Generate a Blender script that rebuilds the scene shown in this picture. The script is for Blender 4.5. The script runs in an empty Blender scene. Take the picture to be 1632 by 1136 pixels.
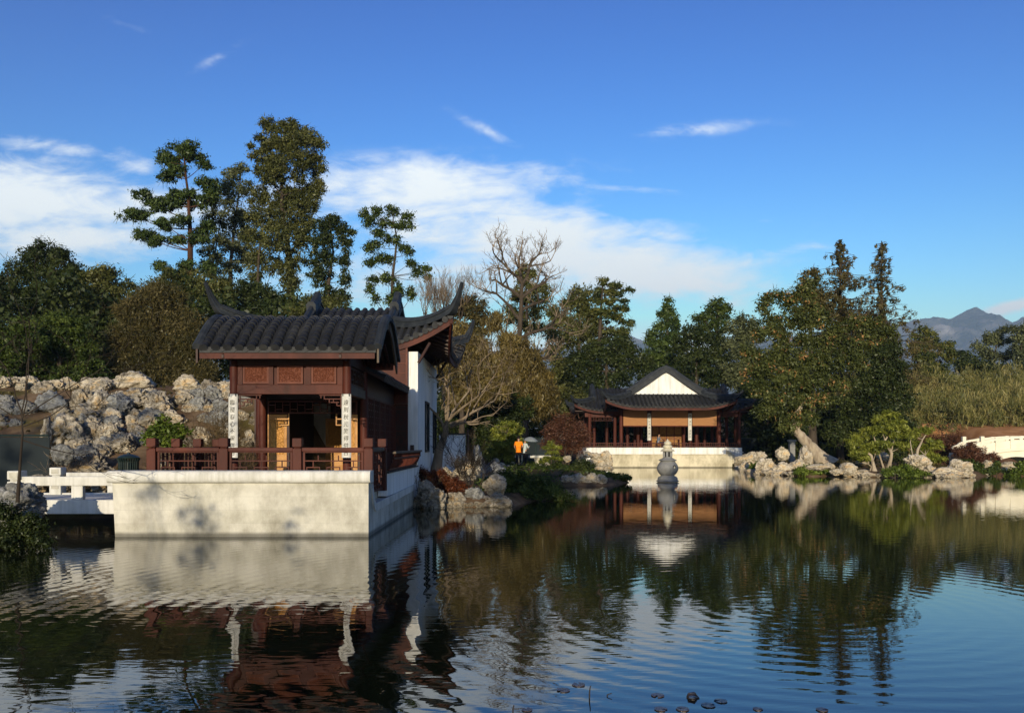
HAZE = 1.15e-4
import bpy, math, random
import numpy as np
from mathutils import Vector, Matrix, noise as mnoise
rnd = random.Random(7)
S = bpy.context.scene
COL = S.collection
F = 1368.0; HC = 2.0; HY = 708.0; CX = 816.0
def P(px, py, Y): return ((px-CX)/F*Y, Y, HC-(py-HY)/F*Y)
def XX(px, Y): return (px-CX)/F*Y
def ZZ(py, Y): return HC-(py-HY)/F*Y
R = math.radians

# ---------------------------------------------------------------- objects
def tag(o, label=None, cat=None, group=None, kind=None):
    if label: o['label'] = label
    if cat: o['category'] = cat
    if group: o['group'] = group
    if kind: o['kind'] = kind
    return o
def empty(name, loc, label, cat, group=None, kind=None):
    o = bpy.data.objects.new(name, None); COL.objects.link(o)
    o.location = loc; o.empty_display_size = .3
    return tag(o, label, cat, group, kind)
def woff(parent):
    v = Vector((0, 0, 0)); p = parent
    while p is not None: v += p.location; p = p.parent
    return v
def link(name, me, mat, parent=None, smooth=False):
    if mat is not None:
        for m in (mat if isinstance(mat, (list, tuple)) else [mat]): me.materials.append(m)
    if smooth: me.polygons.foreach_set('use_smooth', np.ones(len(me.polygons), bool))
    o = bpy.data.objects.new(name, me); COL.objects.link(o)
    if parent is not None: o.parent = parent
    return o
def npmesh(name, v, quads, off=(0, 0, 0)):
    """v (N,3), quads (M,k) int, all faces of k corners"""
    v = np.asarray(v, np.float32) - np.asarray(off, np.float32)
    q = np.asarray(quads, np.int32); k = q.shape[1]
    me = bpy.data.meshes.new(name)
    me.vertices.add(len(v)); me.vertices.foreach_set('co', v.ravel())
    me.loops.add(q.size); me.loops.foreach_set('vertex_index', q.ravel())
    me.polygons.add(len(q)); me.polygons.foreach_set('loop_start', np.arange(0, q.size, k, dtype=np.int32))
    me.update(calc_edges=True)
    return me
class MB:
    def __init__(s): s.v = []; s.f = []
    def add(s, vs, fs):
        n = len(s.v); s.v += [tuple(map(float, p)) for p in vs]; s.f += [[i+n for i in f] for f in fs]; return s
    def box(s, x0, x1, y0, y1, z0, z1):
        if x0 > x1: x0, x1 = x1, x0
        if y0 > y1: y0, y1 = y1, y0
        if z0 > z1: z0, z1 = z1, z0
        return s.add([(x0,y0,z0),(x1,y0,z0),(x1,y1,z0),(x0,y1,z0),(x0,y0,z1),(x1,y0,z1),(x1,y1,z1),(x0,y1,z1)],
              [(0,3,2,1),(4,5,6,7),(0,1,5,4),(1,2,6,5),(2,3,7,6),(3,0,4,7)])
    def obox(s, o, u, v, w, a, b, c, d, e, f):
        """box in the frame o,u,v,w: u in a..b, v in c..d, w in e..f"""
        o, u, v, w = map(Vector, (o, u, v, w))
        P_ = [o+u*x+v*y+w*z for z in (e, f) for (x, y) in ((a, c), (b, c), (b, d), (a, d))]
        return s.add(P_, [(0,3,2,1),(4,5,6,7),(0,1,5,4),(1,2,6,5),(2,3,7,6),(3,0,4,7)])
    def bar(s, p, q, w, h):
        p, q = Vector(p), Vector(q); d = (q-p); L = d.length; d.normalize()
        up = Vector((0, 0, 1)) if abs(d.z) < .95 else Vector((0, 1, 0))
        a = d.cross(up).normalized(); b = a.cross(d).normalized()
        return s.obox(p, d, a, b, 0, L, -w/2, w/2, -h/2, h/2)
    def tube(s, pts, rad, n=8, cap=True):
        pts = [Vector(p) for p in pts]
        if not hasattr(rad, '__len__'): rad = [rad]*len(pts)
        base = len(s.v); a = None
        for i, p in enumerate(pts):
            d = (pts[min(i+1, len(pts)-1)]-pts[max(i-1, 0)])
            if d.length < 1e-9: d = Vector((0, 0, 1))
            d.normalize()
            if a is None:
                a = d.orthogonal().normalized()
            else:
                a = (a-d*a.dot(d))
                a = a.normalized() if a.length > 1e-6 else d.orthogonal().normalized()
            b = d.cross(a)
            for k in range(n):
                t = 2*math.pi*k/n; q = p+(a*math.cos(t)+b*math.sin(t))*rad[i]; s.v.append((q.x, q.y, q.z))
        for i in range(len(pts)-1):
            for k in range(n):
                k2 = (k+1) % n
                s.f.append([base+i*n+k, base+i*n+k2, base+(i+1)*n+k2, base+(i+1)*n+k])
        if cap:
            s.f.append([base+k for k in range(n)][::-1]); m = base+(len(pts)-1)*n; s.f.append([m+k for k in range(n)])
        return s
    def lathe(s, c, prof, n=32):
        base = len(s.v)
        for r, z in prof:
            for k in range(n):
                t = 2*math.pi*k/n; s.v.append((c[0]+r*math.cos(t), c[1]+r*math.sin(t), c[2]+z))
        for i in range(len(prof)-1):
            for k in range(n):
                k2 = (k+1) % n; s.f.append([base+i*n+k, base+i*n+k2, base+(i+1)*n+k2, base+(i+1)*n+k])
        s.f.append([base+k for k in range(n)][::-1]); m = base+(len(prof)-1)*n; s.f.append([m+k for k in range(n)])
        return s
    def prism(s, poly, fn0, fn1):
        """poly 2D points; fn0/fn1 map (a,b)->3D for the two end faces"""
        n = len(poly); s0 = len(s.v)
        s.v += [tuple(fn0(a, b)) for a, b in poly] + [tuple(fn1(a, b)) for a, b in poly]
        s.f.append([s0+i for i in range(n)][::-1]); s.f.append([s0+n+i for i in range(n)])
        for i in range(n): s.f.append([s0+i, s0+(i+1) % n, s0+n+(i+1) % n, s0+n+i])
        return s
    def sweep(s, pts, prof, scales=None, side=None):
        """open/closed profile (lateral, up) swept along pts, up stays vertical-ish; closed profile"""
        pts = [Vector(p) for p in pts]; base = len(s.v); n = len(prof)
        for i, p in enumerate(pts):
            d = pts[min(i+1, len(pts)-1)]-pts[max(i-1, 0)]; d.normalize()
            lat = d.cross(Vector((0, 0, 1)))
            lat = lat.normalized() if lat.length > 1e-4 else Vector((1, 0, 0))
            if side is not None: lat = Vector(side)
            up = lat.cross(d).normalized()
            k = scales[i] if scales else 1
            for a, b in prof:
                q = p+lat*a*k+up*b*k; s.v.append((q.x, q.y, q.z))
        for i in range(len(pts)-1):
            for k in range(n):
                k2 = (k+1) % n; s.f.append([base+i*n+k, base+i*n+k2, base+(i+1)*n+k2, base+(i+1)*n+k])
        s.f.append([base+k for k in range(n)][::-1]); m = base+(len(pts)-1)*n; s.f.append([m+k for k in range(n)])
        return s
    def build(s, name, mat, parent=None, bevel=0, smooth=False, loc=None, seg=2):
        off = woff(parent) if parent is not None else Vector((0, 0, 0))
        va = np.array(s.v, float)
        own = None
        if parent is None:
            own = Vector(loc) if loc is not None else Vector(((va[:,0].min()+va[:,0].max())/2, (va[:,1].min()+va[:,1].max())/2, va[:,2].min()))
            off = own
        me = bpy.data.meshes.new(name)
        me.from_pydata([(p[0]-off[0], p[1]-off[1], p[2]-off[2]) for p in s.v], [], s.f); me.update()
        o = link(name, me, mat, parent, smooth)
        if own is not None: o.location = own
        if smooth and hasattr(me, 'set_sharp_from_angle'): me.set_sharp_from_angle(angle=R(40))
        if bevel:
            m = o.modifiers.new('bevel', 'BEVEL'); m.width = bevel; m.segments = seg; m.limit_method = 'ANGLE'; m.angle_limit = R(40)
        return o

# ---------------------------------------------------------------- materials
def newmat(name):
    m = bpy.data.materials.new(name); m.use_nodes = True; nt = m.node_tree; nt.nodes.clear()
    out = nt.nodes.new('ShaderNodeOutputMaterial'); return m, nt, out
def N(nt, t, **k):
    n = nt.nodes.new(t)
    for a, b in k.items():
        if a.startswith('i_'):
            key = a[2:].replace('_', ' ')
            n.inputs[key].default_value = b
        else: setattr(n, a, b)
    return n
def ramp(nt, fac, stops):
    r = nt.nodes.new('ShaderNodeValToRGB'); e = r.color_ramp.elements
    while len(e) < len(stops): e.new(.5)
    for i, (p, c) in enumerate(stops): e[i].position = p; e[i].color = (c[0], c[1], c[2], 1)
    nt.links.new(fac, r.inputs[0]); return r.outputs[0]
def surf(name, cols, scale=2.0, rough=.6, bump=.2, bscale=20, detail=8, stretch=(1, 1, 1), spec=.3, bdist=.02, lo=.3, hi=.7, distort=0.0, objrand=0, metallic=0, extra=None):
    m, nt, out = newmat(name); L = nt.links.new
    tc = N(nt, 'ShaderNodeTexCoord'); mp = N(nt, 'ShaderNodeMapping'); mp.inputs['Scale'].default_value = stretch
    L(tc.outputs['Object'], mp.inputs['Vector'])
    no = N(nt, 'ShaderNodeTexNoise', i_Scale=scale, i_Detail=detail, i_Roughness=.6, i_Distortion=distort); L(mp.outputs[0], no.inputs['Vector'])
    k = len(cols); st = [(lo+(hi-lo)*i/max(1, k-1), c) for i, c in enumerate(cols)]
    col = ramp(nt, no.outputs['Fac'], st)
    b = N(nt, 'ShaderNodeBsdfPrincipled'); b.inputs['Roughness'].default_value = rough; b.inputs['Specular IOR Level'].default_value = spec
    b.inputs['Metallic'].default_value = metallic
    if extra: col = extra(nt, tc, mp, col)
    if objrand:
        oi = N(nt, 'ShaderNodeObjectInfo'); mr = N(nt, 'ShaderNodeMapRange'); L(oi.outputs['Random'], mr.inputs[0])
        mr.inputs['To Min'].default_value = 1-objrand; mr.inputs['To Max'].default_value = 1+objrand*.6
        mx = N(nt, 'ShaderNodeMix', data_type='RGBA', blend_type='MULTIPLY'); mx.inputs[0].default_value = 1
        cb = N(nt, 'ShaderNodeCombineColor'); [L(mr.outputs[0], cb.inputs[i]) for i in range(3)]
        L(col, mx.inputs[6]); L(cb.outputs[0], mx.inputs[7]); col = mx.outputs[2]
    L(col, b.inputs['Base Color'])
    if bump:
        n2 = N(nt, 'ShaderNodeTexNoise', i_Scale=bscale, i_Detail=6, i_Roughness=.65); L(mp.outputs[0], n2.inputs['Vector'])
        bp = N(nt, 'ShaderNodeBump', i_Strength=bump, i_Distance=bdist); L(n2.outputs['Fac'], bp.inputs['Height']); L(bp.outputs[0], b.inputs['Normal'])
    L(b.outputs[0], out.inputs[0]); return m
def leafmat(name, dark, mid, light, trans=.25, accent=None, acc=.93, nscale=.5):
    m, nt, out = newmat(name); L = nt.links.new
    at = N(nt, 'ShaderNodeAttribute', attribute_name='tint')
    tc = N(nt, 'ShaderNodeTexCoord'); no = N(nt, 'ShaderNodeTexNoise', i_Scale=nscale, i_Detail=3); L(tc.outputs['Object'], no.inputs['Vector'])
    ad = N(nt, 'ShaderNodeMath', operation='MULTIPLY_ADD'); L(no.outputs['Fac'], ad.inputs[0]); ad.inputs[1].default_value = 1.0; ad.inputs[2].default_value = -.5
    a2 = N(nt, 'ShaderNodeMath', operation='ADD'); L(at.outputs['Fac'], a2.inputs[0]); L(ad.outputs[0], a2.inputs[1])
    dark, mid, light = [tuple(min(1, q*k) for q, k in zip(c, (1.18, 1.12, .96))) for c in (dark, mid, light)]
    st = [(.1, dark), (.5, mid), (.9, light)]
    col = ramp(nt, a2.outputs[0], st)
    if accent:
        gt = N(nt, 'ShaderNodeMath', operation='GREATER_THAN'); L(at.outputs['Fac'], gt.inputs[0]); gt.inputs[1].default_value = acc
        mx = N(nt, 'ShaderNodeMix', data_type='RGBA'); L(gt.outputs[0], mx.inputs[0]); L(col, mx.inputs[6]); mx.inputs[7].default_value = (*accent, 1); col = mx.outputs[2]
    d = N(nt, 'ShaderNodeBsdfDiffuse'); L(col, d.inputs[0])
    t = N(nt, 'ShaderNodeBsdfTranslucent'); L(col, t.inputs[0])
    g = N(nt, 'ShaderNodeBsdfGlossy'); g.inputs['Roughness'].default_value = .45; g.inputs[0].default_value = (.9, .95, .9, 1)
    ms = N(nt, 'ShaderNodeMixShader'); ms.inputs[0].default_value = trans; L(d.outputs[0], ms.inputs[1]); L(t.outputs[0], ms.inputs[2])
    m2 = N(nt, 'ShaderNodeMixShader'); m2.inputs[0].default_value = .016; L(ms.outputs[0], m2.inputs[1]); L(g.outputs[0], m2.inputs[2])
    L(m2.outputs[0], out.inputs[0]); return m

M = {}
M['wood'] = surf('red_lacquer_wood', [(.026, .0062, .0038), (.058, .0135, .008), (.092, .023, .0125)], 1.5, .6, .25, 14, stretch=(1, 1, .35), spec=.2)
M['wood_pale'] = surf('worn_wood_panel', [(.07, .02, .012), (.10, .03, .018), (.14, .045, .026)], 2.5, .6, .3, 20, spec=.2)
M['wood_dark'] = surf('dark_wood', [(.02, .008, .006), (.04, .013, .009)], 2, .55, .2, 16)
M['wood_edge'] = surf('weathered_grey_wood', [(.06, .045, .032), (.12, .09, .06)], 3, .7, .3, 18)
M['gold'] = surf('golden_carved_wood', [(.32, .14, .032), (.42, .2, .05), (.48, .25, .07)], 3, .45, .6, 9, bdist=.03)
M['tile'] = surf('dark_clay_tile', [(.007, .008, .0095), (.014, .015, .017), (.036, .036, .034)], 2.2, .62, .6, 25, lo=.3, hi=.75, bdist=.012, spec=.35)
M['tile_ridge'] = surf('dark_ridge_plaster', [(.014, .017, .021), (.023, .027, .032), (.042, .046, .05)], 3, .6, .4, 18, spec=.2)
def streaks(nt, tc, mp, col):
    L = nt.links.new; m2 = N(nt, 'ShaderNodeMapping'); m2.inputs['Scale'].default_value = (3.2, 3.2, .22); L(tc.outputs['Object'], m2.inputs[0])
    n = N(nt, 'ShaderNodeTexNoise', i_Scale=1.6, i_Detail=7, i_Roughness=.65); L(m2.outputs[0], n.inputs['Vector'])
    g = ramp(nt, n.outputs['Fac'], [(.34, (.74, .74, .70)), (.56, (1, 1, 1))])
    mx = N(nt, 'ShaderNodeMix', data_type='RGBA', blend_type='MULTIPLY'); mx.inputs[0].default_value = 1; L(col, mx.inputs[6]); L(g, mx.inputs[7]); return mx.outputs[2]
M['white'] = surf('white_plaster', [(.64, .65, .64), (.73, .73, .71), (.78, .77, .74)], 1.2, .85, .3, 14, spec=.12, extra=streaks)
def slabs(w, h, mort=.005, dark=.85):
    def ex(nt, tc, mp, col):
        L = nt.links.new
        s = N(nt, 'ShaderNodeSeparateXYZ'); L(tc.outputs['Object'], s.inputs[0])
        a = N(nt, 'ShaderNodeMath', operation='ADD'); L(s.outputs[0], a.inputs[0]); L(s.outputs[1], a.inputs[1])
        c = N(nt, 'ShaderNodeCombineXYZ'); L(a.outputs[0], c.inputs[0]); L(s.outputs[2], c.inputs[1])
        b = N(nt, 'ShaderNodeTexBrick', offset=.5); L(c.outputs[0], b.inputs['Vector'])
        b.inputs['Color1'].default_value = (1, 1, 1, 1); b.inputs['Color2'].default_value = (.9, .9, .88, 1); b.inputs['Mortar'].default_value = (dark, dark, dark, 1)
        b.inputs['Scale'].default_value = 1; b.inputs['Mortar Size'].default_value = mort; b.inputs['Brick Width'].default_value = w; b.inputs['Row Height'].default_value = h
        st = N(nt, 'ShaderNodeTexNoise', i_Scale=.9, i_Detail=10, i_Roughness=.7); m2 = N(nt, 'ShaderNodeMapping'); m2.inputs['Scale'].default_value = (1, 1, .6)
        L(tc.outputs['Object'], m2.inputs[0]); L(m2.outputs[0], st.inputs['Vector'])
        sc = ramp(nt, st.outputs['Fac'], [(.36, (.5, .49, .45)), (.6, (1, 1, 1))])
        # damp tide mark just above the water
        g = N(nt, 'ShaderNodeMapRange'); g.inputs['From Min'].default_value = .05; g.inputs['From Max'].default_value = .12; g.inputs['To Min'].default_value = .35; L(s.outputs[2], g.inputs[0])
        gc = N(nt, 'ShaderNodeCombineColor'); [L(g.outputs[0], gc.inputs[i]) for i in range(3)]
        for other in (b.outputs['Color'], sc, gc.outputs[0]):
            mx = N(nt, 'ShaderNodeMix', data_type='RGBA', blend_type='MULTIPLY'); mx.inputs[0].default_value = 1; L(col, mx.inputs[6]); L(other, mx.inputs[7]); col = mx.outputs[2]
        return col
    return ex
M['stone'] = surf('pale_grey_stone', [(.42, .40, .34), (.55, .53, .46), (.62, .6, .52)], 1.3, .8, .2, 30, extra=slabs(1.45, .29), spec=.2)
M['stone_far'] = surf('cream_stone_block', [(.58, .52, .38), (.68, .62, .46)], 1, .8, .1, 20, extra=slabs(2.2, .54, .01), spec=.15)
M['coping'] = surf('smooth_white_stone', [(.50, .49, .45), (.66, .65, .61)], 2, .75, .3, 30, spec=.15, extra=streaks)
M['lantern'] = surf('grey_granite', [(.15, .15, .145), (.23, .23, .22)], 6, .7, .3, 60, spec=.3)
M['lantern_top'] = surf('sunlit_tone_granite', [(.42, .38, .28), (.62, .57, .42)], 5, .75, .3, 40, spec=.2)  # same granite as the body, with sunlight on the top put into its colour
def rocktint(nt, tc, mp, col):
    L = nt.links.new
    vo = N(nt, 'ShaderNodeTexNoise', i_Scale=.9, i_Detail=3); L(tc.outputs['Object'], vo.inputs['Vector'])
    oc = ramp(nt, vo.outputs['Fac'], [(.56, (1, 1, 1)), (.66, (1.0, .84, .62)), (.74, (.95, .72, .46))])
    mx = N(nt, 'ShaderNodeMix', data_type='RGBA', blend_type='MULTIPLY'); mx.inputs[0].default_value = 1; L(col, mx.inputs[6]); L(oc, mx.inputs[7]); return mx.outputs[2]
M['rock'] = surf('pitted_limestone', [(.14, .12, .09), (.36, .31, .235), (.53, .47, .37), (.68, .61, .49)], 2.0, .9, 1.0, 7, lo=.36, hi=.62, bdist=.2, distort=.9, objrand=.3, extra=rocktint, spec=.1)
M['rock_pale'] = surf('cream_limestone', [(.28, .235, .165), (.6, .52, .39), (.74, .66, .52)], 1.8, .9, 1.0, 7, lo=.36, hi=.6, bdist=.16, distort=.5, objrand=.15, extra=rocktint, spec=.1)
M['rock_grey'] = surf('grey_limestone', [(.10, .10, .098), (.22, .22, .21), (.42, .42, .4)], 2.0, .9, 1.0, 8, lo=.3, hi=.66, bdist=.1, distort=.8, objrand=.15, spec=.1)
M['bark'] = surf('grey_bark', [(.035, .027, .02), (.08, .062, .045)], 4, .9, .8, 12, stretch=(1, 1, .25), bdist=.05, spec=.1)
M['bark_pale'] = surf('pale_bark', [(.16, .12, .085), (.34, .28, .2), (.42, .36, .27)], 3, .9, .8, 10, stretch=(1, 1, .3), bdist=.04, spec=.1)
M['bark_tan'] = surf('tan_bark', [(.09, .068, .046), (.2, .155, .11), (.27, .22, .16)], 3, .9, .8, 10, stretch=(1, 1, .3), bdist=.04, spec=.1)
M['bark_red'] = surf('reddish_bark', [(.035, .018, .012), (.075, .036, .022)], 3, .9, .6, 10, stretch=(1, 1, .3), spec=.1)
M['twig'] = surf('dry_twig', [(.13, .1, .07), (.25, .19, .13)], 1, .9, 0, spec=.1)
M['twig_dark'] = surf('dark_twig', [(.02, .015, .012), (.05, .04, .03)], 1, .9, 0, spec=.1)
M['twig_brown'] = surf('brown_twig', [(.09, .06, .03), (.16, .115, .06)], 1, .9, 0, spec=.1)
M['pine'] = leafmat('pine_needles', (.018, .034, .010), (.042, .07, .018), (.075, .11, .03))
M['olive'] = leafmat('olive_leaves', (.035, .042, .012), (.065, .075, .022), (.11, .115, .04))
M['olive_brown'] = leafmat('olive_brown_leaves', (.035, .036, .014), (.075, .066, .026), (.12, .1, .045))
M['dark'] = leafmat('dark_evergreen_leaves', (.010, .018, .006), (.025, .038, .011), (.05, .065, .02))
M['green'] = leafmat('green_leaves', (.016, .03, .008), (.038, .06, .012), (.08, .11, .024))
M['bright'] = leafmat('bright_leaves', (.035, .06, .009), (.08, .12, .018), (.14, .19, .035))
M['yellow'] = leafmat('yellow_green_needles', (.06, .08, .012), (.13, .155, .025), (.2, .22, .04))
M['oak'] = leafmat('oak_leaves', (.022, .032, .010), (.055, .07, .02), (.095, .11, .035), accent=(.34, .19, .07), acc=.955)
M['grey'] = leafmat('grey_green_leaves', (.035, .045, .024), (.075, .09, .045), (.12, .14, .07))
M['cypress'] = leafmat('cypress_sprays', (.02, .035, .010), (.06, .075, .02), (.13, .13, .04))
M['rust'] = leafmat('rust_red_leaves', (.035, .011, .006), (.085, .026, .012), (.13, .042, .018))
M['maple'] = leafmat('brown_red_leaves', (.05, .022, .014), (.1, .045, .03), (.15, .075, .05))
M['brush'] = leafmat('dry_bamboo_leaves', (.055, .065, .018), (.12, .12, .036), (.24, .21, .085))
M['wispy'] = leafmat('brown_feathery_leaves', (.045, .036, .012), (.1, .078, .024), (.16, .125, .045))
M['metal'] = surf('dark_green_metal', [(.006, .016, .014), (.012, .025, .022)], 3, .4, .1, 20, spec=.5)
M['screen'] = surf('dark_fence_cloth', [(.006, .011, .014), (.010, .018, .022)], 1, .8, .2, 8)
M['blind'] = surf('bamboo_slat_blind', [(.25, .12, .05), (.34, .17, .075)], 2, .7, .6, 3, stretch=(1, 1, 22), spec=.15)
M['ink'] = surf('black_ink', [(.01, .01, .01), (.015, .015, .015)], 2, .6, 0)
M['glass'] = surf('dark_window_glass', [(.01, .011, .013), (.02, .02, .022)], 2, .12, .05, 3, spec=.6)

# ---------------------------------------------------------------- camera, sun, sky
cam = bpy.data.cameras.new('camera'); co = bpy.data.objects.new('camera', cam); COL.objects.link(co)
co.location = (0, 0, HC); co.rotation_euler = (R(90), 0, 0)
cam.sensor_width = 36; cam.lens = 36*F/1632; cam.shift_y = (HY-568)/1632; cam.clip_end = 40000; cam.clip_start = .05
S.camera = co
SUN_EL, SUN_AZ = 11.3, 6.5      # the sun stands behind the camera, to its left
sd = bpy.data.lights.new('sun', 'SUN'); sd.energy = 4.1; sd.angle = R(.5); sd.color = (1, .86, .62)
so = bpy.data.objects.new('sun', sd); COL.objects.link(so)
tosun = Vector((-math.sin(R(SUN_AZ))*math.cos(R(SUN_EL)), -math.cos(R(SUN_AZ))*math.cos(R(SUN_EL)), math.sin(R(SUN_EL))))
so.rotation_euler = tosun.to_track_quat('Z', 'Y').to_euler(); so.location = (-30, -60, 40)
w = bpy.data.worlds.new('World'); S.world = w; w.use_nodes = True; nt = w.node_tree; nt.nodes.clear(); L = nt.links.new
out = N(nt, 'ShaderNodeOutputWorld'); bg = N(nt, 'ShaderNodeBackground'); bg.inputs[1].default_value = .13
sky = N(nt, 'ShaderNodeTexSky', sky_type='NISHITA'); sky.sun_disc = False; sky.sun_elevation = R(SUN_EL)
sky.sun_rotation = math.atan2(tosun.x, tosun.y); sky.air_density = 1.15; sky.dust_density = .3; sky.ozone_density = 2.2
ss_ = N(nt, 'ShaderNodeSeparateColor'); L(sky.outputs[0], ss_.inputs[0]); hs = N(nt, 'ShaderNodeCombineColor')
SKYC = ((6.2, 3.3), (2.8, 2.5), (2.35, 1.9))   # deep winter blue: per-channel gain and contrast of the sky's own gradient
tc = N(nt, 'ShaderNodeTexCoord'); sp = N(nt, 'ShaderNodeSeparateXYZ'); L(tc.outputs['Generated'], sp.inputs[0])
def Mth(op, a, b=None, c=None, clamp=False):
    n = N(nt, 'ShaderNodeMath', operation=op); n.use_clamp = clamp
    for i, x in enumerate((a, b, c)):
        if x is None: continue
        if isinstance(x, (int, float)): n.inputs[i].default_value = x
        else: L(x, n.inputs[i])
    return n.outputs[0]
for i_, (ga, pw) in enumerate(SKYC):
    L(Mth('MINIMUM', Mth('MULTIPLY', Mth('POWER', Mth('MULTIPLY', ss_.outputs[i_], .13), pw), ga/.13), 10.0), hs.inputs[i_])
yy = Mth('MAXIMUM', sp.outputs[1], .02)
u = Mth('DIVIDE', sp.outputs[0], yy); v = Mth('DIVIDE', sp.outputs[2], yy)
uv = N(nt, 'ShaderNodeCombineXYZ'); L(u, uv.inputs[0]); L(v, uv.inputs[1])
def noise_uv(scale, sx, sy, rot, det=8, dist=.0, rough=.6, off=0):
    mp = N(nt, 'ShaderNodeMapping'); mp.inputs['Rotation'].default_value = (0, 0, rot); mp.inputs['Scale'].default_value = (sx, sy, 1); mp.inputs['Location'].default_value = (off, off*.7, 0)
    L(uv.outputs[0], mp.inputs[0]); n = N(nt, 'ShaderNodeTexNoise', i_Scale=scale, i_Detail=det, i_Roughness=rough, i_Distortion=dist); L(mp.outputs[0], n.inputs['Vector']); return n.outputs['Fac']
n1 = noise_uv(3.2, 1, 2.6, R(14), 10, .5, .62); n2 = noise_uv(9, 1, 3.0, R(20), 8, .9, .65, 3.1); n3 = noise_uv(26, 1, 2.0, R(10), 5, .4, .6, 7.0)
nz = Mth('MULTIPLY_ADD', Mth('ADD', Mth('ADD', Mth('MULTIPLY', n1, .5), Mth('MULTIPLY', n2, .34)), Mth('MULTIPLY', n3, .16)), 3.1, -1.04)
# soft elliptical banks of cloud: (px, py, rx, ry, tilt in degrees, strength)
banks = [(60, 315, 300, 50, -4, .85), (215, 262, 60, 24, -12, .55), (110, 380, 330, 40, 3, .62), (60, 232, 190, 14, -6, .42),
         (640, 305, 240, 44, 3, .85), (800, 370, 270, 60, -9, .9), (960, 420, 260, 50, -8, .9), (1080, 452, 150, 28, -3, .8), (720, 440, 330, 50, 0, .7),
         (1030, 378, 110, 10, -8, .35), (1235, 405, 110, 13, 8, .45), (1130, 205, 140, 13, 5, .3), (800, 222, 100, 11, -28, .3),
         (330, 100, 110, 10, 28, .2), (230, 50, 130, 9, -22, .16), (90, 40, 90, 8, -50, .16), (1240, 352, 90, 7, -5, .32), (960, 298, 130, 8, -4, .36), (1060, 378, 60, 12, -6, .5), (1150, 425, 150, 16, 6, .6), (1610, 489, 52, 10, 14, .95)]
tot = None
for (px, py, rx, ry, tl, stg) in banks:
    a = Mth('SUBTRACT', u, (px-CX)/F); b = Mth('SUBTRACT', v, (HY-py)/F); ct, st_ = math.cos(R(tl)), math.sin(R(tl))
    p_ = Mth('MULTIPLY', Mth('MULTIPLY_ADD', b, st_, Mth('MULTIPLY', a, ct)), F/rx)
    q_ = Mth('MULTIPLY', Mth('MULTIPLY_ADD', a, -st_, Mth('MULTIPLY', b, ct)), F/ry)
    r2 = Mth('ADD', Mth('MULTIPLY', p_, p_), Mth('MULTIPLY', q_, q_))
    g = Mth('MULTIPLY', Mth('EXPONENT', Mth('MULTIPLY', r2, -.75)), stg)
    tot = g if tot is None else Mth('MAXIMUM', tot, g)
mr = N(nt, 'ShaderNodeMapRange', interpolation_type='SMOOTHSTEP'); mr.inputs['From Min'].default_value = .66; mr.inputs['From Max'].default_value = 1.42
L(Mth('ADD', nz, tot), mr.inputs[0])
front = Mth('GREATER_THAN', sp.outputs[1], .03)
gate = N(nt, 'ShaderNodeMapRange', interpolation_type='SMOOTHSTEP'); gate.inputs['From Min'].default_value = .03; gate.inputs['From Max'].default_value = .3; L(tot, gate.inputs[0])
cl = Mth('MULTIPLY', Mth('MULTIPLY', mr.outputs[0], gate.outputs[0]), front)
cc = N(nt, 'ShaderNodeMix', data_type='RGBA'); L(cl, cc.inputs[0]); L(hs.outputs[0], cc.inputs[6])
cc.inputs[7].default_value = (7.6, 8.0, 8.0, 1)
L(cc.outputs[2], bg.inputs[0]); L(bg.outputs[0], out.inputs[0])
S.view_settings.view_transform = 'Standard'; S.view_settings.look = 'None'; S.view_settings.exposure = .38; S.view_settings.gamma = 1
S.cycles.max_bounces = 6; S.cycles.diffuse_bounces = 3; S.cycles.glossy_bounces = 4; S.cycles.transmission_bounces = 2; S.cycles.volume_bounces = 0
# ---------------------------------------------------------------- terrain and water
POND = [(-9, -3), (-10.5, 2), (-9.2, 8), (-8.9, 13), (-9.6, 16.5), (-14, 18), (-15, 21), (-12, 23), (-8.7, 23.3), (-8.3, 29), (-3.2, 29), (-3.1, 27.3), (-1.2, 27.2), (0, 27.6),
        (.6, 29.5), (1.6, 32), (2.1, 35), (1.9, 39), (2.6, 41.2), (4.6, 41.4), (6.3, 45), (6.0, 50), (5.6, 58), (7.0, 68), (8.4, 73), (8.6, 75.5), (19, 75.5), (19, 68), (16.6, 62), (16.3, 57), (18.5, 53),
        (20.4, 54.2), (22, 51.5), (24.2, 53.2), (26, 50.5), (28.2, 52), (30.4, 54.5), (31.5, 60), (32, 75), (36, 90), (44, 90), (42, 70), (40, 60), (36, 57), (38, 50), (44, 40), (48, 20), (44, -5), (20, -8), (-5, -6)]
PA = np.array(POND, float)
def pond_sd(x, y):
    """signed distance to the shore: negative in the pond"""
    x = np.asarray(x, float); y = np.asarray(y, float); d = np.full(x.shape, 1e9); ins = np.zeros(x.shape, bool)
    n = len(PA)
    for i in range(n):
        ax, ay = PA[i]; bx, by = PA[(i+1) % n]; ex, ey = bx-ax, by-ay
        t = np.clip(((x-ax)*ex+(y-ay)*ey)/(ex*ex+ey*ey), 0, 1)
        d = np.minimum(d, np.hypot(x-ax-t*ex, y-ay-t*ey))
        c = ((ay > y) != (by > y)) & (x < (bx-ax)*(y-ay)/((by-ay) if by != ay else 1e-9)+ax); ins ^= c
    return np.where(ins, -d, d)
def sst(t): t = np.clip(t, 0, 1); return t*t*(3-2*t)
def vnoise(x, y, s, seed=0):
    """cheap smooth value noise made of sines"""
    r = np.random.RandomState(seed); o = 0
    for k in range(6):
        a = r.rand()*6.28; fr = s*(1.0+.9*k); o = o+np.sin((x*math.cos(a)+y*math.sin(a))*fr+r.rand()*6.28)/(1+k)
    return o/2.2
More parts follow.
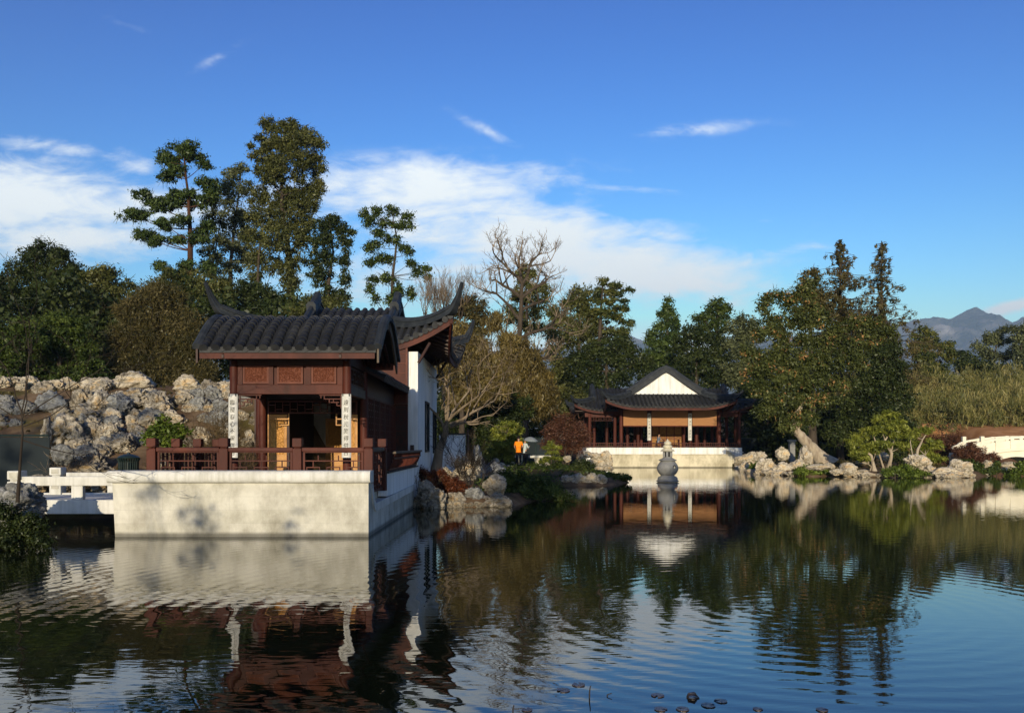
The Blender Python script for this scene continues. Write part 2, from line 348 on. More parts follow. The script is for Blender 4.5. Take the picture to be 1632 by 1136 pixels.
def gz(x, y):
    sd = pond_sd(x, y)
    z = np.where(sd < 0, np.maximum(-1.0, sd*.9), .32*sst(sd/.7)+.3*sst((sd-.6)/3))
    land = sst((sd-.5)/3)
    z = z+land*(3.9*sst((y-24)/13)*sst((-6.5-x)/3.0)*sst((90-y)/30)+.12*vnoise(x, y, .5, 3))
    z = z+land*(3.6*sst((y-68)/26)*sst((x-30)/14)+4.0*sst((y-96)/20)*sst((x-34)/16))
    z = z+land*(2.2*sst((y-84)/60)) + land*.8*sst((-y-5)/12)
    far = sst((y-200)/1500); z = z*(1-far)+far*8
    return z
def gz1(x, y): return float(gz(np.array([x]), np.array([y]))[0])
def axis(a): return np.concatenate([np.arange(s, e, st) for s, e, st in a])
xs = axis([(-9500, -1500, 800), (-1500, -300, 200), (-300, -60, 30), (-60, -20, 1.6), (-20, 40, .45), (40, 70, 1.2), (70, 300, 23), (300, 1500, 200), (1500, 9600, 800)])
ys = axis([(-900, -60, 140), (-60, -12, 6), (-12, 12, 1.0), (12, 62, .45), (62, 110, 1.0), (110, 300, 14), (300, 1500, 150), (1500, 9800, 700)])
gx, gy = np.meshgrid(xs, ys); G = gz(gx.ravel(), gy.ravel())
nx, ny = len(xs), len(ys); idx = np.arange(nx*ny).reshape(ny, nx)
q = np.stack([idx[:-1, :-1], idx[:-1, 1:], idx[1:, 1:], idx[1:, :-1]], -1).reshape(-1, 4)
def soil_extra(nt, tc, mp, col):
    L = nt.links.new
    n = N(nt, 'ShaderNodeTexNoise', i_Scale=.35, i_Detail=6); L(tc.outputs['Object'], n.inputs['Vector'])
    g = ramp(nt, n.outputs['Fac'], [(.5, (1, 1, 1)), (.62, (.55, .7, .4))])
    mx = N(nt, 'ShaderNodeMix', data_type='RGBA', blend_type='MULTIPLY'); mx.inputs[0].default_value = 1; L(col, mx.inputs[6]); L(g, mx.inputs[7])
    s = N(nt, 'ShaderNodeSeparateXYZ'); L(tc.outputs['Object'], s.inputs[0])
    def band(o, a, b):
        r = N(nt, 'ShaderNodeMapRange'); r.inputs['From Min'].default_value = a; r.inputs['From Max'].default_value = b; L(s.outputs[o], r.inputs[0]); return r.outputs[0]
    m = N(nt, 'ShaderNodeMath', operation='MULTIPLY'); L(band(0, 40, 46), m.inputs[0]); L(band(1, 64, 68), m.inputs[1])
    m2 = N(nt, 'ShaderNodeMix', data_type='RGBA'); L(m.outputs[0], m2.inputs[0]); L(mx.outputs[2], m2.inputs[6])
    n3 = N(nt, 'ShaderNodeTexNoise', i_Scale=.8, i_Detail=8); L(tc.outputs['Object'], n3.inputs['Vector'])
    L(ramp(nt, n3.outputs['Fac'], [(.35, (.3, .14, .055)), (.65, (.46, .24, .11))]), m2.inputs[7]); return m2.outputs[2]
M['soil'] = surf('bare_soil', [(.07, .045, .028), (.13, .085, .05), (.2, .14, .085)], 1.2, .95, .7, 6, bdist=.06, extra=soil_extra, spec=.05)
tag(link('ground', npmesh('ground', np.stack([gx.ravel(), gy.ravel(), G], 1), q), M['soil'], smooth=True), kind='structure')

m, nt, out = newmat('pond_water'); L = nt.links.new
tc = N(nt, 'ShaderNodeTexCoord')
b = N(nt, 'ShaderNodeBsdfPrincipled'); b.inputs['Base Color'].default_value = (.006, .009, .004, 1); b.inputs['Roughness'].default_value = .015; b.inputs['IOR'].default_value = 1.5; b.inputs['Specular IOR Level'].default_value = .62
def mp_(sc, rot=0, loc=(0, 0, 0)):
    k = N(nt, 'ShaderNodeMapping'); k.inputs['Scale'].default_value = sc; k.inputs['Rotation'].default_value = (0, 0, rot); k.inputs['Location'].default_value = loc; L(tc.outputs['Object'], k.inputs[0]); return k.outputs[0]
def nz_(vec, s, d=3, ds=.3, rg=.5):
    k = N(nt, 'ShaderNodeTexNoise', i_Scale=s, i_Detail=d, i_Distortion=ds, i_Roughness=rg); L(vec, k.inputs['Vector']); return k.outputs['Fac']
def mt(op, a, b_=None):
    k = N(nt, 'ShaderNodeMath', operation=op)
    for i, x in enumerate((a, b_)):
        if x is None: continue
        if isinstance(x, (int, float)): k.inputs[i].default_value = x
        else: L(x, k.inputs[i])
    return k.outputs[0]
A1 = nz_(mp_((.45, 1, 1), R(8)), 3.8, 2, .4)                     # low swell, crests across the view
A2 = nz_(mp_((.35, 1, 1), R(-10)), 7.5, 2, .5)                   # short ripples
wv = N(nt, 'ShaderNodeTexWave', wave_type='RINGS', rings_direction='SPHERICAL', wave_profile='SIN'); wv.inputs['Scale'].default_value = 1.15; wv.inputs['Distortion'].default_value = 1.6; wv.inputs['Detail'].default_value = 1.5; wv.inputs['Detail Scale'].default_value = .35
L(mp_((1, 1, 1), 0, (-3.4, -10.5, 0)), wv.inputs['Vector'])
calm = N(nt, 'ShaderNodeMapRange'); L(nz_(mp_((.6, 1, 1)), .16, 2, 0), calm.inputs[0]); calm.inputs['From Min'].default_value = .35; calm.inputs['From Max'].default_value = .65; calm.inputs['To Min'].default_value = .25; calm.inputs['To Max'].default_value = 1.2
yy_ = N(nt, 'ShaderNodeSeparateXYZ'); L(tc.outputs['Object'], yy_.inputs[0])
wind = N(nt, 'ShaderNodeMapRange', interpolation_type='SMOOTHSTEP'); L(mt('ADD', yy_.outputs[1], mt('MULTIPLY', yy_.outputs[0], 1.1)), wind.inputs[0])
wind.inputs['From Min'].default_value = 2; wind.inputs['From Max'].default_value = 19; wind.inputs['To Min'].default_value = 1.0; wind.inputs['To Max'].default_value = .27
ht = mt('MULTIPLY', wind.outputs[0], mt('ADD', mt('ADD', mt('MULTIPLY', A1, .0027), mt('MULTIPLY', mt('MULTIPLY', A2, .0020), calm.outputs[0])), mt('MULTIPLY', wv.outputs['Fac'], .0013)))
bp = N(nt, 'ShaderNodeBump', i_Strength=1.0, i_Distance=1.0); L(ht, bp.inputs['Height']); L(bp.outputs[0], b.inputs['Normal']); L(b.outputs[0], out.inputs[0]); M['water'] = m
wm = MB().add([(-45, -10, 0), (50, -10, 0), (50, 95, 0), (-45, 95, 0)], [(0, 1, 2, 3)])
tag(wm.build('water', M['water'], loc=(0, 0, 0)), kind='structure')

# ---------------------------------------------------------------- mountains
prof_px = [(-2500, 520), (-600, 560), (0, 540), (500, 552), (800, 558), (940, 548), (1000, 528), (1040, 545), (1120, 556), (1250, 530), (1380, 514), (1430, 508), (1480, 505), (1520, 498), (1552, 489), (1580, 499), (1610, 512), (1632, 505), (1700, 515), (2000, 500), (3000, 520), (5000, 560)]
YM = 7000.0
mu = np.linspace(-9000, 9400, 900); mv = np.linspace(-2400, 900, 90)
rx = np.array([XX(p, YM) for p, _ in prof_px]); rz = np.array([ZZ(p, YM) for _, p in prof_px])
ux, vy = np.meshgrid(mu, mv)
top = np.interp(ux, rx, rz); t = np.clip((vy+2400)/2400, 0, 1); t2 = np.clip(vy/900, 0, 1)
zz = top*(t**.8)*(1-t2*.7)
rid = np.zeros_like(ux)
pts = np.stack([ux.ravel(), vy.ravel()], 1)
vals = np.array([mnoise.ridged_multi_fractal(Vector((a/620, b_/900, 1.7)), .8, 2.1, 8, 1.0, 2.0) for a, b_ in pts]).reshape(ux.shape)
vals = (vals-vals.mean())/vals.std()
zz = zz+vals*48*np.sin(np.clip(t, 0, 1)*math.pi*.93)+ np.where(t >= .9, vals*6, 0)
nx, ny = len(mu), len(mv); idx = np.arange(nx*ny).reshape(ny, nx); q = np.stack([idx[:-1, :-1], idx[:-1, 1:], idx[1:, 1:], idx[1:, :-1]], -1).reshape(-1, 4)
M['mount'] = surf('mountain_scrub_and_granite', [(.09, .10, .085), (.16, .16, .13), (.26, .24, .21), (.46, .43, .39)], .005, .95, 1.0, .01, lo=.42, hi=.74, bdist=60, spec=0, distort=.5)
tag(link('mountain', npmesh('mountain', np.stack([ux.ravel(), vy.ravel()+YM, zz.ravel()-20], 1), q), M['mount'], smooth=True), kind='structure')

# ---------------------------------------------------------------- air
m, nt, out = newmat('haze'); pv = N(nt, 'ShaderNodeVolumePrincipled'); pv.inputs['Color'].default_value = (.49, .72, 1, 1); pv.inputs['Density'].default_value = HAZE; pv.inputs['Anisotropy'].default_value = 0
nt.links.new(pv.outputs[0], out.inputs['Volume']); M['haze'] = m
if HAZE > 0:
    tag(MB().box(-9800, 9900, -1000, 9900, -22, 1350).build('haze', M['haze']), kind='stuff', label='thin blue haze in the air between the garden and the mountains')
# ---------------------------------------------------------------- tiled roofs
def tile_column(mb, pts, nrm, side, r, step):
    """half-round tiles overlapping down a slope; pts run from the eave up"""
    pts = [Vector(p) for p in pts]; L_ = [0]
    for i in range(1, len(pts)): L_.append(L_[-1]+(pts[i]-pts[i-1]).length)
    tot = L_[-1]
    if tot < r: return
    n = max(1, int(tot/step)); rings = []
    def at(s):
        for i in range(1, len(pts)):
            if s <= L_[i] or i == len(pts)-1:
                k = (s-L_[i-1])/max(1e-6, L_[i]-L_[i-1]); return pts[i-1].lerp(pts[i], min(1, k)), (pts[i]-pts[i-1]).normalized()
    for k in range(n):
        a, b_ = tot*k/n, tot*(k+1)/n
        j = 1+rnd.uniform(-.05, .05)
        rings.append((a, r*1.1*j)); rings.append((b_-.003, r*.94*j))
    sd = Vector(side); base = len(mb.v); K = 7; jx = rnd.uniform(-.004, .004)
    for s_, rr in rings:
        p, d = at(s_); up = sd.cross(d).normalized()
        if up.z < 0: up = -up
        for k in range(K):
            t = math.pi*(k/(K-1)); q = p+sd*(math.cos(t)*rr+jx)+up*(math.sin(t)*rr); mb.v.append((q.x, q.y, q.z))
    for i in range(len(rings)-1):
        for k in range(K-1): mb.f.append([base+i*K+k, base+i*K+k+1, base+(i+1)*K+k+1, base+(i+1)*K+k])
    # round end cap at the eave
    p, d = at(0); up = sd.cross(d).normalized()
    if up.z < 0: up = -up
    c = p-d*.01; b0 = len(mb.v)
    for e in (0, .03):
        for k in range(12):
            t = 2*math.pi*k/12; q = c-d*e+sd*math.cos(t)*r*1.12+up*(math.sin(t)*r*1.12); mb.v.append((q.x, q.y, q.z))
    mb.f.append([b0+12+k for k in range(12)])
    for k in range(12): mb.f.append([b0+k, b0+(k+1) % 12, b0+12+(k+1) % 12, b0+12+k])
def drip(mb, p, side, d, w, h):
    """pointed drip tile hanging between two round ends"""
    sd = Vector(side); p = Vector(p); dn = Vector((0, 0, -1)); o = Vector(d).normalized()*-.02
    prof = [(-1, 0), (-.75, .55), (0, 1), (.75, .55), (1, 0)]
    a = [p+sd*x*w+dn*y*h+o for x, y in prof]; b_ = [q-o*1.5 for q in a]
    n = len(a); mb.add(a+b_, [list(range(n)), [n+i for i in range(n)][::-1]]+[[i, n+i, n+(i+1) % n, (i+1) % n] for i in range(n)])
RIDGE = [(-.5, 0), (-.5, .28), (-.36, .3), (-.36, .52), (-.46, .54), (-.46, .66), (-.3, .72), (-.2, .93), (0, 1), (.2, .93), (.3, .72), (.46, .66), (.46, .54), (.36, .52), (.36, .3), (.5, .28), (.5, 0)]
def ridge_prof(w, h): return [(a*w, b_*h) for a, b_ in RIDGE]

def xieshan(root, cx, cy, A, B, D, z0, zR, lift, outw, horn, hornout, sp, r, rot, ex=1.25, rh=.34, rw=.26, fasc=.2, gable_mat=None, Lc=None, step=.22, plain_back=False):
    """hip-and-gable roof with upswept corners. local x runs along the rolled ridge"""
    def T(lx, ly, z):
        return Vector((cx-ly, cy+lx, z)) if rot else Vector((cx+lx, cy+ly, z))
    def TD(lx, ly):
        return Vector((-ly, lx, 0)) if rot else Vector((lx, ly, 0))
    Lc = Lc or D*1.35
    f = lambda c: max(0.0, 1-c/Lc)**2.3
    def prof(d):
        t = min(1, max(0, d/B)); z = z0+(zR-z0)*t**ex
        k = (t-.9)/.1
        if k > 0: z -= (zR-z0)*.03*k*k
        return z
    tiles, base, fas, soff = MB(), MB(), MB(), MB()
    sides = [('front', A, B, -1), ('back', A, B, 1), ('left', B, A, -1), ('right', B, A, 1)]
    for nm, half, dep, sg in sides:
        fb = nm in ('front', 'back')
        def pos(a, d, nm=nm, sg=sg, half=half):
            c = half-abs(a); o = outw*f(c)*max(0, 1-d/D)
            ax = a*(1+ (outw*f(c)*max(0, 1-d/D))/half)
            z = prof(d)+lift*f(c)
            if nm in ('front', 'back'): return T(ax, sg*(B-d+o), z)
            return T(sg*(A-d+o), ax, z)
        side = TD(1, 0) if fb else TD(0, 1)
        n = int(2*half/sp); offs = (2*half-(n-1)*sp)/2
        for i in range(n):
            a = -half+offs+i*sp; c = half-abs(a)
            dm = B if (fb and c > D) else min(D+.05, c)
            if dm < .06: continue
            pts = [pos(a, dm*k/10) for k in range(11)]
            up = Vector((0, 0, 1)); pts = [p+up*.02 for p in pts]
            tile_column(tiles, pts, None, side, r, step)
            a2 = a+sp/2
            if abs(a2) < half-.05:
                p0, p1 = pos(a2, 0), pos(a2, .1); drip(tiles, p0+Vector((0, 0, .03)), side, (p1-p0), sp*.36, sp*.42)
        # pan surface
        m_ = 60; rows = []
        for i in range(m_+1):
            a = -half+2*half*i/m_; c = half-abs(a); dm = B if (fb and c >= D-1e-6) else min(D, c)
            rows.append([pos(a, dm*k/8) for k in range(9)])
        vs = [p for rw_ in rows for p in rw_]; fs = [[i*9+k, i*9+k+1, (i+1)*9+k+1, (i+1)*9+k] for i in range(m_) for k in range(8)]
        base.add(vs, fs)
        soff.add([p-Vector((0, 0, .09)) for p in vs], [x[::-1] for x in fs])
        for i in range(m_):
            p, q_ = rows[i][0], rows[i+1][0]; nrm_ = TD(0, sg) if fb else TD(sg, 0)
            i0 = -nrm_*.03; i1 = -nrm_*.09; z1, z2 = Vector((0, 0, -.05)), Vector((0, 0, -.05-fasc))
            fas.add([p+i0+z1, q_+i0+z1, q_+i0+z2, p+i0+z2, p+i1+z1, q_+i1+z1, q_+i1+z2, p+i1+z2],
                    [(0, 1, 2, 3), (7, 6, 5, 4), (3, 2, 6, 7), (0, 4, 5, 1)])
        # rafters showing under the eave
        k = int(2*half/(sp*.9))
        for i in range(k+1):
            a = -half+.15+(2*half-.3)*i/k; c = half-abs(a)
            e = min(1.1, max(.15, c)); soff.bar(pos(a, .08)-Vector((0, 0, .15)), pos(a, e)-Vector((0, 0, .15)), .05, .07)
    tl = tiles.build('roof_tiles', M['tile'], root, smooth=True)
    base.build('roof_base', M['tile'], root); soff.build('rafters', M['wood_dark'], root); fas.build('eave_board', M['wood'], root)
    # hip ridges with horns
    for sx in (-1, 1):
        for sy in (-1, 1):
            pts = []; sc = []
            for i in range(9):
                d = D*(1-i/8); o = outw*f(d)*max(0, 1-d/D); pts.append(T(sx*(A-d+o), sy*(B-d+o), prof(d)+lift*f(d)+.03)); sc.append(1)
            e = pts[-1]; dirv = (TD(sx, sy)).normalized()
            for i in range(1, 9):
                t = i/8; pts.append(e+dirv*hornout*t+Vector((0, 0, horn*(.4*t+.6*t*t)))); sc.append(1-.72*t)
            MB().sweep(pts, ridge_prof(rw, rh), sc).build('hip_ridge', M['tile_ridge'], root, smooth=True)
    # gable ridges, gable walls
    for sx in (-1, 1):
        gx_ = sx*(A-D); pts = []
        hb = B-D+.15
        for i in range(25):
            ly = -hb+2*hb*i/24; d = B-abs(ly); z = prof(d)
            pts.append(T(gx_, ly, z+.02))
        sc = [1]*25
        o = MB().sweep(pts, ridge_prof(rw*1.15, rh*1.25), sc, side=TD(1, 0)); o.build('gable_ridge', M['tile_ridge'], root, smooth=True)
        gw = MB(); hb = B-D; poly = []
        for i in range(21):
            ly = -hb+2*hb*i/20; poly.append((ly, prof(B-abs(ly))-.03))
        poly.append((hb, prof(D)-.4)); poly.append((-hb, prof(D)-.4))
        MB().sweep([T(gx_+sx*.06, -hb-.1, prof(D)+.01), T(gx_+sx*.06, 0, prof(D)+.01), T(gx_+sx*.06, hb+.1, prof(D)+.01)], ridge_prof(rw*.7, rh*.2), side=TD(1, 0)).build('gable_base_ridge', M['tile_ridge'], root)
        gw.prism(poly, lambda a, b_: T(gx_-sx*.10, a, b_), lambda a, b_: T(gx_-sx*.02, a, b_))
        gw.build('gable_wall', gable_mat or M['white'], root)

def lattice(mb, o, u, wv_, w, h, nu, nv, t=.035, d=.04, style=0):
    """frame bars in the plane o + u*a + z*b"""
    u = Vector(u).normalized(); n = Vector(wv_).normalized(); z = Vector((0, 0, 1)); o = Vector(o)
    def br(a0, a1, b0, b1): mb.obox(o, u, z, n, a0, a1, b0, b1, -d/2, d/2)
    br(0, w, 0, t); br(0, w, h-t, h); br(0, t, t, h-t); br(w-t, w, t, h-t)
    d2 = t*.6
    if style == 0:
        for i in range(1, nu): br(w*i/nu-d2/2, w*i/nu+d2/2, t, h-t)
        for j in range(1, nv):
            for i in range(nu):
                if (i+j) % 2 == 0 or style == 9: br(w*i/nu+d2/2, w*(i+1)/nu-d2/2, h*j/nv-d2/2, h*j/nv+d2/2)
    elif style == 1:   # interlocking key pattern of the terrace rail
        for j in (1, 2):
            br(t, w-t, h*j/nv-d2/2, h*j/nv+d2/2)
        k = nu
        for i in range(k):
            a = w*(i+.5)/k; ww = w/k*.32
            br(a-ww, a-ww+d2, t, h*.42); br(a+ww-d2, a+ww, t, h*.42); br(a-ww+d2, a+ww-d2, h*.42-d2, h*.42)
            br(a-d2/2, a+d2/2, h*.42, h*1/nv-d2/2 if h/nv > h*.42 else h*.42+.01)
        for i in range(k+1):
            a = min(max(w*i/k, t), w-t-d2); br(a, a+d2, h*1/nv+d2/2, h*2/nv-d2/2)

# ================================================================ the near pavilion on its stone terrace
FL = .86
pav = empty('pavilion', (-5.3, 24, 0), 'near pavilion with dark tiled roof, red wooden porch and white side wall on the terrace', 'pavilion')
# terrace
ter = empty('stone_terrace', (-5.9, 22, 0), 'pale grey stone terrace wall rising from the water under the near pavilion', 'terrace')
mb = MB(); mb.add([(-8.55, 18.6, -1), (-3.11, 18.6, -1), (-3.11, 18.6, 1.2), (-8.66, 18.6, 1.2), (-8.55, 18.95, -1), (-3.11, 18.95, -1), (-3.11, 18.95, 1.2), (-8.66, 18.95, 1.2)],
       [(0, 1, 2, 3), (7, 6, 5, 4), (3, 2, 6, 7), (0, 3, 7, 4), (1, 5, 6, 2), (0, 4, 5, 1)])
mb.build('front_wall', M['stone'], ter)
cp = MB(); prof = []
for k in range(13):
    t = math.pi*(k/12); prof.append((18.56-.085*math.sin(t), 1.30+.13*math.cos(t)))
prof += [(18.98, 1.17), (18.98, 1.43)]
cp.prism(prof, lambda a, b_: (-8.74, a, b_), lambda a, b_: (-3.06, a, b_)); cp.build('coping', M['coping'], ter, smooth=True)
# side wall with swooping shoulder
sw = [(18.95, -1), (18.95, 1.16)]
for k in range(1, 15):
    t = k/14; sw.append((18.97+.62*t, .64+.52*(1-math.sin(t*math.pi/2))**1.35))
sw += [(28.4, .74), (28.4, -1)]
MB().prism(sw, lambda a, b_: (-3.37, a, b_), lambda a, b_: (-3.11, a, b_)).build('side_wall', M['stone'], ter)
rim = []
for k in range(15):
    t = k/14; rim.append((-3.1, 18.97+.62*t, .58+.52*(1-math.sin(t*math.pi/2))**1.35))
rim += [(-3.1, 28.4, .66)]
MB().sweep(rim, [(-.02, -.09), (-.02, .09), (.02, .09), (.02, -.09)]).build('rim_moulding', M['coping'], ter)
MB().box(-8.5, -3.38, 18.96, 28.4, -1, FL).build('floor_slab', M['stone'], ter)
MB().box(-9.6, -3.13, 28.42, 35.6, -1, FL).build('hall_plinth', M['stone'], ter)
MB().box(-3.36, -3.13, 21.55, 28.38, .70, 1.27).build('white_plinth', M['white'], ter)
MB().box(-3.40, -3.09, 21.5, 28.38, 1.273, 1.31).build('ledge', M['tile_ridge'], ter)

def porch_roof():
    x0, x1 = -7.26, -3.12; y0, yr, y1 = 19.85, 21.5, 23.05; zE, zT = 4.22, 5.10
    zf = lambda s: zE+(zT-zE)*(math.sin(min(1, s)*math.pi/2)**1.12)
    tiles, base, sof = MB(), MB(), MB(); sp = .283; n = 15
    for sg, ye in ((1, y0), (-1, y1)):
        for i in range(n):
            x = x0+.14+i*(x1-x0-.28)/(n-1)
            pts = [(x+.02*s_/10, ye+(yr-ye)*s_/12, zf(s_/12)+.02) for s_ in range(13)]
            tile_column(tiles, pts, None, (1, 0, 0), .094, .17)
            if i < n-1:
                xx = x+(x1-x0-.28)/(n-1)/2; drip(tiles, (xx, ye, zE+.04), (1, 0, 0), Vector((0, (yr-ye), .8)), .1, .12)
    sec = []
    for k in range(25):
        s_ = k/24; y = y0+(y1-y0)*s_; ss = 1-abs(2*s_-1); sec.append((y, zf(ss)))
    poly = sec+[(y, z-.1) for y, z in sec[::-1]]
    base.prism(poly, lambda a, b_: (x0+.03, a, b_), lambda a, b_: (x1-.03, a, b_)); base.build('porch_roof_base', M['tile'], pav)
    tiles.build('porch_roof_tiles', M['tile'], pav, smooth=True)
    for ye, d in ((y0, .03), (y1, -.07)):
        MB().box(x0+.02, x1-.06, ye+d, ye+d+.05, zE-.235, zE-.045).build('porch_eave_board', M['wood'], pav)
    so2 = MB()
    for i in range(30):
        x = x0+.15+i*(x1-x0-.3)/29; sof.bar((x, y0+.1, zE-.14), (x, 21.0, zE+.33), .05, .07); so2.bar((x, y1-.1, zE-.14), (x, 22.0, zE+.33), .05, .07)
    sof.build('front_rafters', M['wood_dark'], pav); so2.build('rear_rafters', M['wood_dark'], pav)
    # bargeboards: a dark tile edge over a grey board cut to a curve, at both gables
    for xe, s_ in ((x1, 1), (x0, -1)):
        for half in (0, 1):
            se = [p for p in sec if (p[0] <= yr+1e-3)] if half == 0 else [p for p in sec if p[0] >= yr-1e-3]
            se = [(y+(-.02 if half == 0 else .02), z) for y, z in se]
            lo = [(y, z-.2-.07*abs(y-yr)) for y, z in se[::-1]]
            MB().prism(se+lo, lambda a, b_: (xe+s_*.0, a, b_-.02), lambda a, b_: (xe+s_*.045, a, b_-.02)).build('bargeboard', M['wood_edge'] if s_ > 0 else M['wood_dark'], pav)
            MB().sweep([(xe+s_*.02, y, z+.0) for y, z in se], [(-.1, -.02), (-.1, .08), (-.04, .13), (.04, .13), (.1, .08), (.1, -.02)], side=(1, 0, 0)).build('verge_tile', M['tile_ridge'], pav)
    # triangular infill of the gables, set back
    gi = [(y, z-.14) for y, z in sec if z > 4.1]
    for xg in (-6.72, -4.0):
        MB().prism(gi+[(gi[-1][0], 4.0), (gi[0][0], 4.0)], lambda a, b_: (xg, a, b_), lambda a, b_: (xg+.05, a, b_)).build('porch_gable_infill', M['wood_dark'], pav)
porch_roof()
# columns
for x, y in ((-6.67, 20.6), (-3.96, 20.6), (-6.67, 22.95), (-3.96, 22.95)):
    MB().tube([(x, y, FL), (x, y, 4.2)], .10, 20).build('column', M['wood'], pav, smooth=True)
    MB().lathe((x, y, FL), [(.17, 0), (.19, .05), (.17, .12), (.12, .14)], 24).build('column_base', M['coping'], pav, smooth=True)
# frieze between the front columns
MB().box(-6.58, -4.05, 20.53, 20.67, 3.20, 3.43).build('lintel_beam', M['wood'], pav, bevel=.01)
MB().box(-6.58, -4.05, 20.55, 20.65, 3.90, 4.08).build('upper_beam', M['wood_dark'], pav, bevel=.01)  # dark wood chosen to stand in for the eave's shadow on the frieze
for x in (-6.57, -5.83, -4.93, -4.17): MB().box(x, x+.11, 20.56, 20.64, 3.434, 3.896).build('frieze_stile', M['wood'], pav)
pm = surf('carved_relief_panel', [(.12, .038, .022), (.19, .065, .038), (.26, .1, .06)], 3, .5, 0, 0)
def relief(nm, col, scale, dist, strg):
    m, nt, out = newmat(nm); L = nt.links.new; tc = N(nt, 'ShaderNodeTexCoord')
    vo = N(nt, 'ShaderNodeTexVoronoi', feature='DISTANCE_TO_EDGE'); vo.inputs['Scale'].default_value = scale; nn = N(nt, 'ShaderNodeTexNoise', i_Scale=scale*.35, i_Detail=3); L(tc.outputs['Object'], nn.inputs['Vector'])
    mx = N(nt, 'ShaderNodeMix', data_type='RGBA', blend_type='LINEAR_LIGHT'); mx.inputs[0].default_value = .25; L(tc.outputs['Object'], mx.inputs[6]); L(nn.outputs['Color'], mx.inputs[7]); L(mx.outputs[2], vo.inputs['Vector'])
    b = N(nt, 'ShaderNodeBsdfPrincipled'); b.inputs['Roughness'].default_value = .6; b.inputs['Specular IOR Level'].default_value = .1
    mr = N(nt, 'ShaderNodeMapRange', interpolation_type='SMOOTHSTEP'); mr.inputs['From Max'].default_value = .12; L(vo.outputs['Distance'], mr.inputs[0])
    L(ramp(nt, mr.outputs[0], [(0, [c*.7 for c in col]), (1, col)]), b.inputs['Base Color'])
    bp = N(nt, 'ShaderNodeBump', i_Strength=strg, i_Distance=dist); L(mr.outputs[0], bp.inputs['Height']); L(bp.outputs[0], b.inputs['Normal']); L(b.outputs[0], out.inputs[0]); return m
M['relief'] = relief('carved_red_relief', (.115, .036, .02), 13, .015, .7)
M['relief_dim'] = relief('dim_gold_relief', (.30, .15, .05), 5, .02, .6)
M['relief_gold'] = relief('carved_gold_relief', (.46, .225, .06), 9, .012, .8)
for k in range(3):
    x = -6.45+k*.82
    o = MB(); lattice(o, (x, 20.6, 3.45), (1, 0, 0), (0, 1, 0), .62 if k < 2 else .60, .44, 1, 1, .045, .07, 0); o.build('panel_frame', M['wood_pale'], pav)
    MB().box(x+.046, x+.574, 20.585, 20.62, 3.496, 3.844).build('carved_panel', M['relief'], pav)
MB().box(-6.56, -4.06, 20.622, 20.66, 3.434, 3.896).build('frieze_back', M['wood'], pav)
# brackets of openwork under the beam at the columns
br_ = MB()
for sx, x0 in ((1, -6.56), (-1, -4.07)):
    for (a, b_, w_, h_) in ((0, 0, .55, .035), (0, -.09, .42, .025), (.08, -.17, .2, .025), (0, -.25, .12, .025)):
        br_.box(x0+sx*a, x0+sx*(a+w_), 20.58, 20.62, 3.165+b_, 3.165+b_+h_)
    for (a, b_, h_) in ((.12, -.24, .1), (.2, -.165, .075), (.3, -.17, .1), (.42, -.085, .1), (.5, -.06, .06), (.02, -.3, .3)):
        br_.box(x0+sx*a, x0+sx*(a+.025), 20.585, 20.615, 3.165+b_, 3.165+b_+h_)
br_.build('openwork_bracket', M['wood'], pav)
# side friezes between front and rear columns
for x in (-6.67, -3.96):
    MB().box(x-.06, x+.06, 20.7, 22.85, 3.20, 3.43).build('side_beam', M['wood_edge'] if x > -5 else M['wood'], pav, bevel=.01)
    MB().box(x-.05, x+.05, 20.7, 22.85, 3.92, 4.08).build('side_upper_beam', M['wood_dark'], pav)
    o = MB(); lattice(o, (x, 20.72, 3.45), (0, 1, 0), (1, 0, 0), 2.1, .44, 7, 3, .045, .05); o.build('side_openwork', M['wood_dark'], pav)
# wall behind the porch with its open doorway
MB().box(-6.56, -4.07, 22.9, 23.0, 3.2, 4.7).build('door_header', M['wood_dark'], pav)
hl = MB(); lattice(hl, (-6.5, 22.86, 2.82), (1, 0, 0), (0, 1, 0), 2.38, .34, 12, 3, .035, .04, 0); hl.build('hanging_lattice', M['wood'], pav)
kb = MB()
for sx, x0 in ((1, -6.46), (-1, -4.16)):
    kb.box(x0, x0+sx*.5, 22.84, 22.88, 2.66, 2.69); kb.box(x0+sx*.5, x0+sx*.53, 22.84, 22.88, 2.5, 2.82); kb.box(x0+sx*.3, x0+sx*.5, 22.84, 22.88, 2.5, 2.53)
kb.build('lattice_corner', M['gold'], pav)
def door_leaf(x0, x1, y, mat=M['gold']):
    d = MB(); d.box(x0, x1, y, y+.05, FL+.02, 2.8); d = d.build('door_leaf', mat, pav, bevel=.004)
    w_ = x1-x0
    fr = MB()
    for (z0_, z1_) in ((FL+.08, 1.35), (1.42, 1.62), (1.70, 2.72)):
        fr.box(x0+.05, x1-.05, y-.015, y-.002, z0_, z0_+.02); fr.box(x0+.05, x1-.05, y-.015, y-.002, z1_-.02, z1_)
        fr.box(x0+.05, x0+.07, y-.015, y-.002, z0_+.02, z1_-.02); fr.box(x1-.07, x1-.05, y-.015, y-.002, z0_+.02, z1_-.02)
    fr.build('panel_moulding', M['gold'], d)
    MB().box(x0+.075, x1-.075, y-.010, y-.002, 1.725, 2.695).build('carved_inset', M['relief_gold'], d)
door_leaf(-6.53, -6.02, 22.94); door_leaf(-4.34, -4.13, 22.94)
MB().box(-6.0, -5.94, 22.9, 22.98, FL, 2.8).build('door_jamb', M['wood_dark'], pav)
door_leaf(-5.78, -5.22, 26.6, M['gold'])
MB().box(-5.9, -4.2, 27.9, 27.96, FL, 4.0).build('inner_wall', M['wood_dark'], pav)
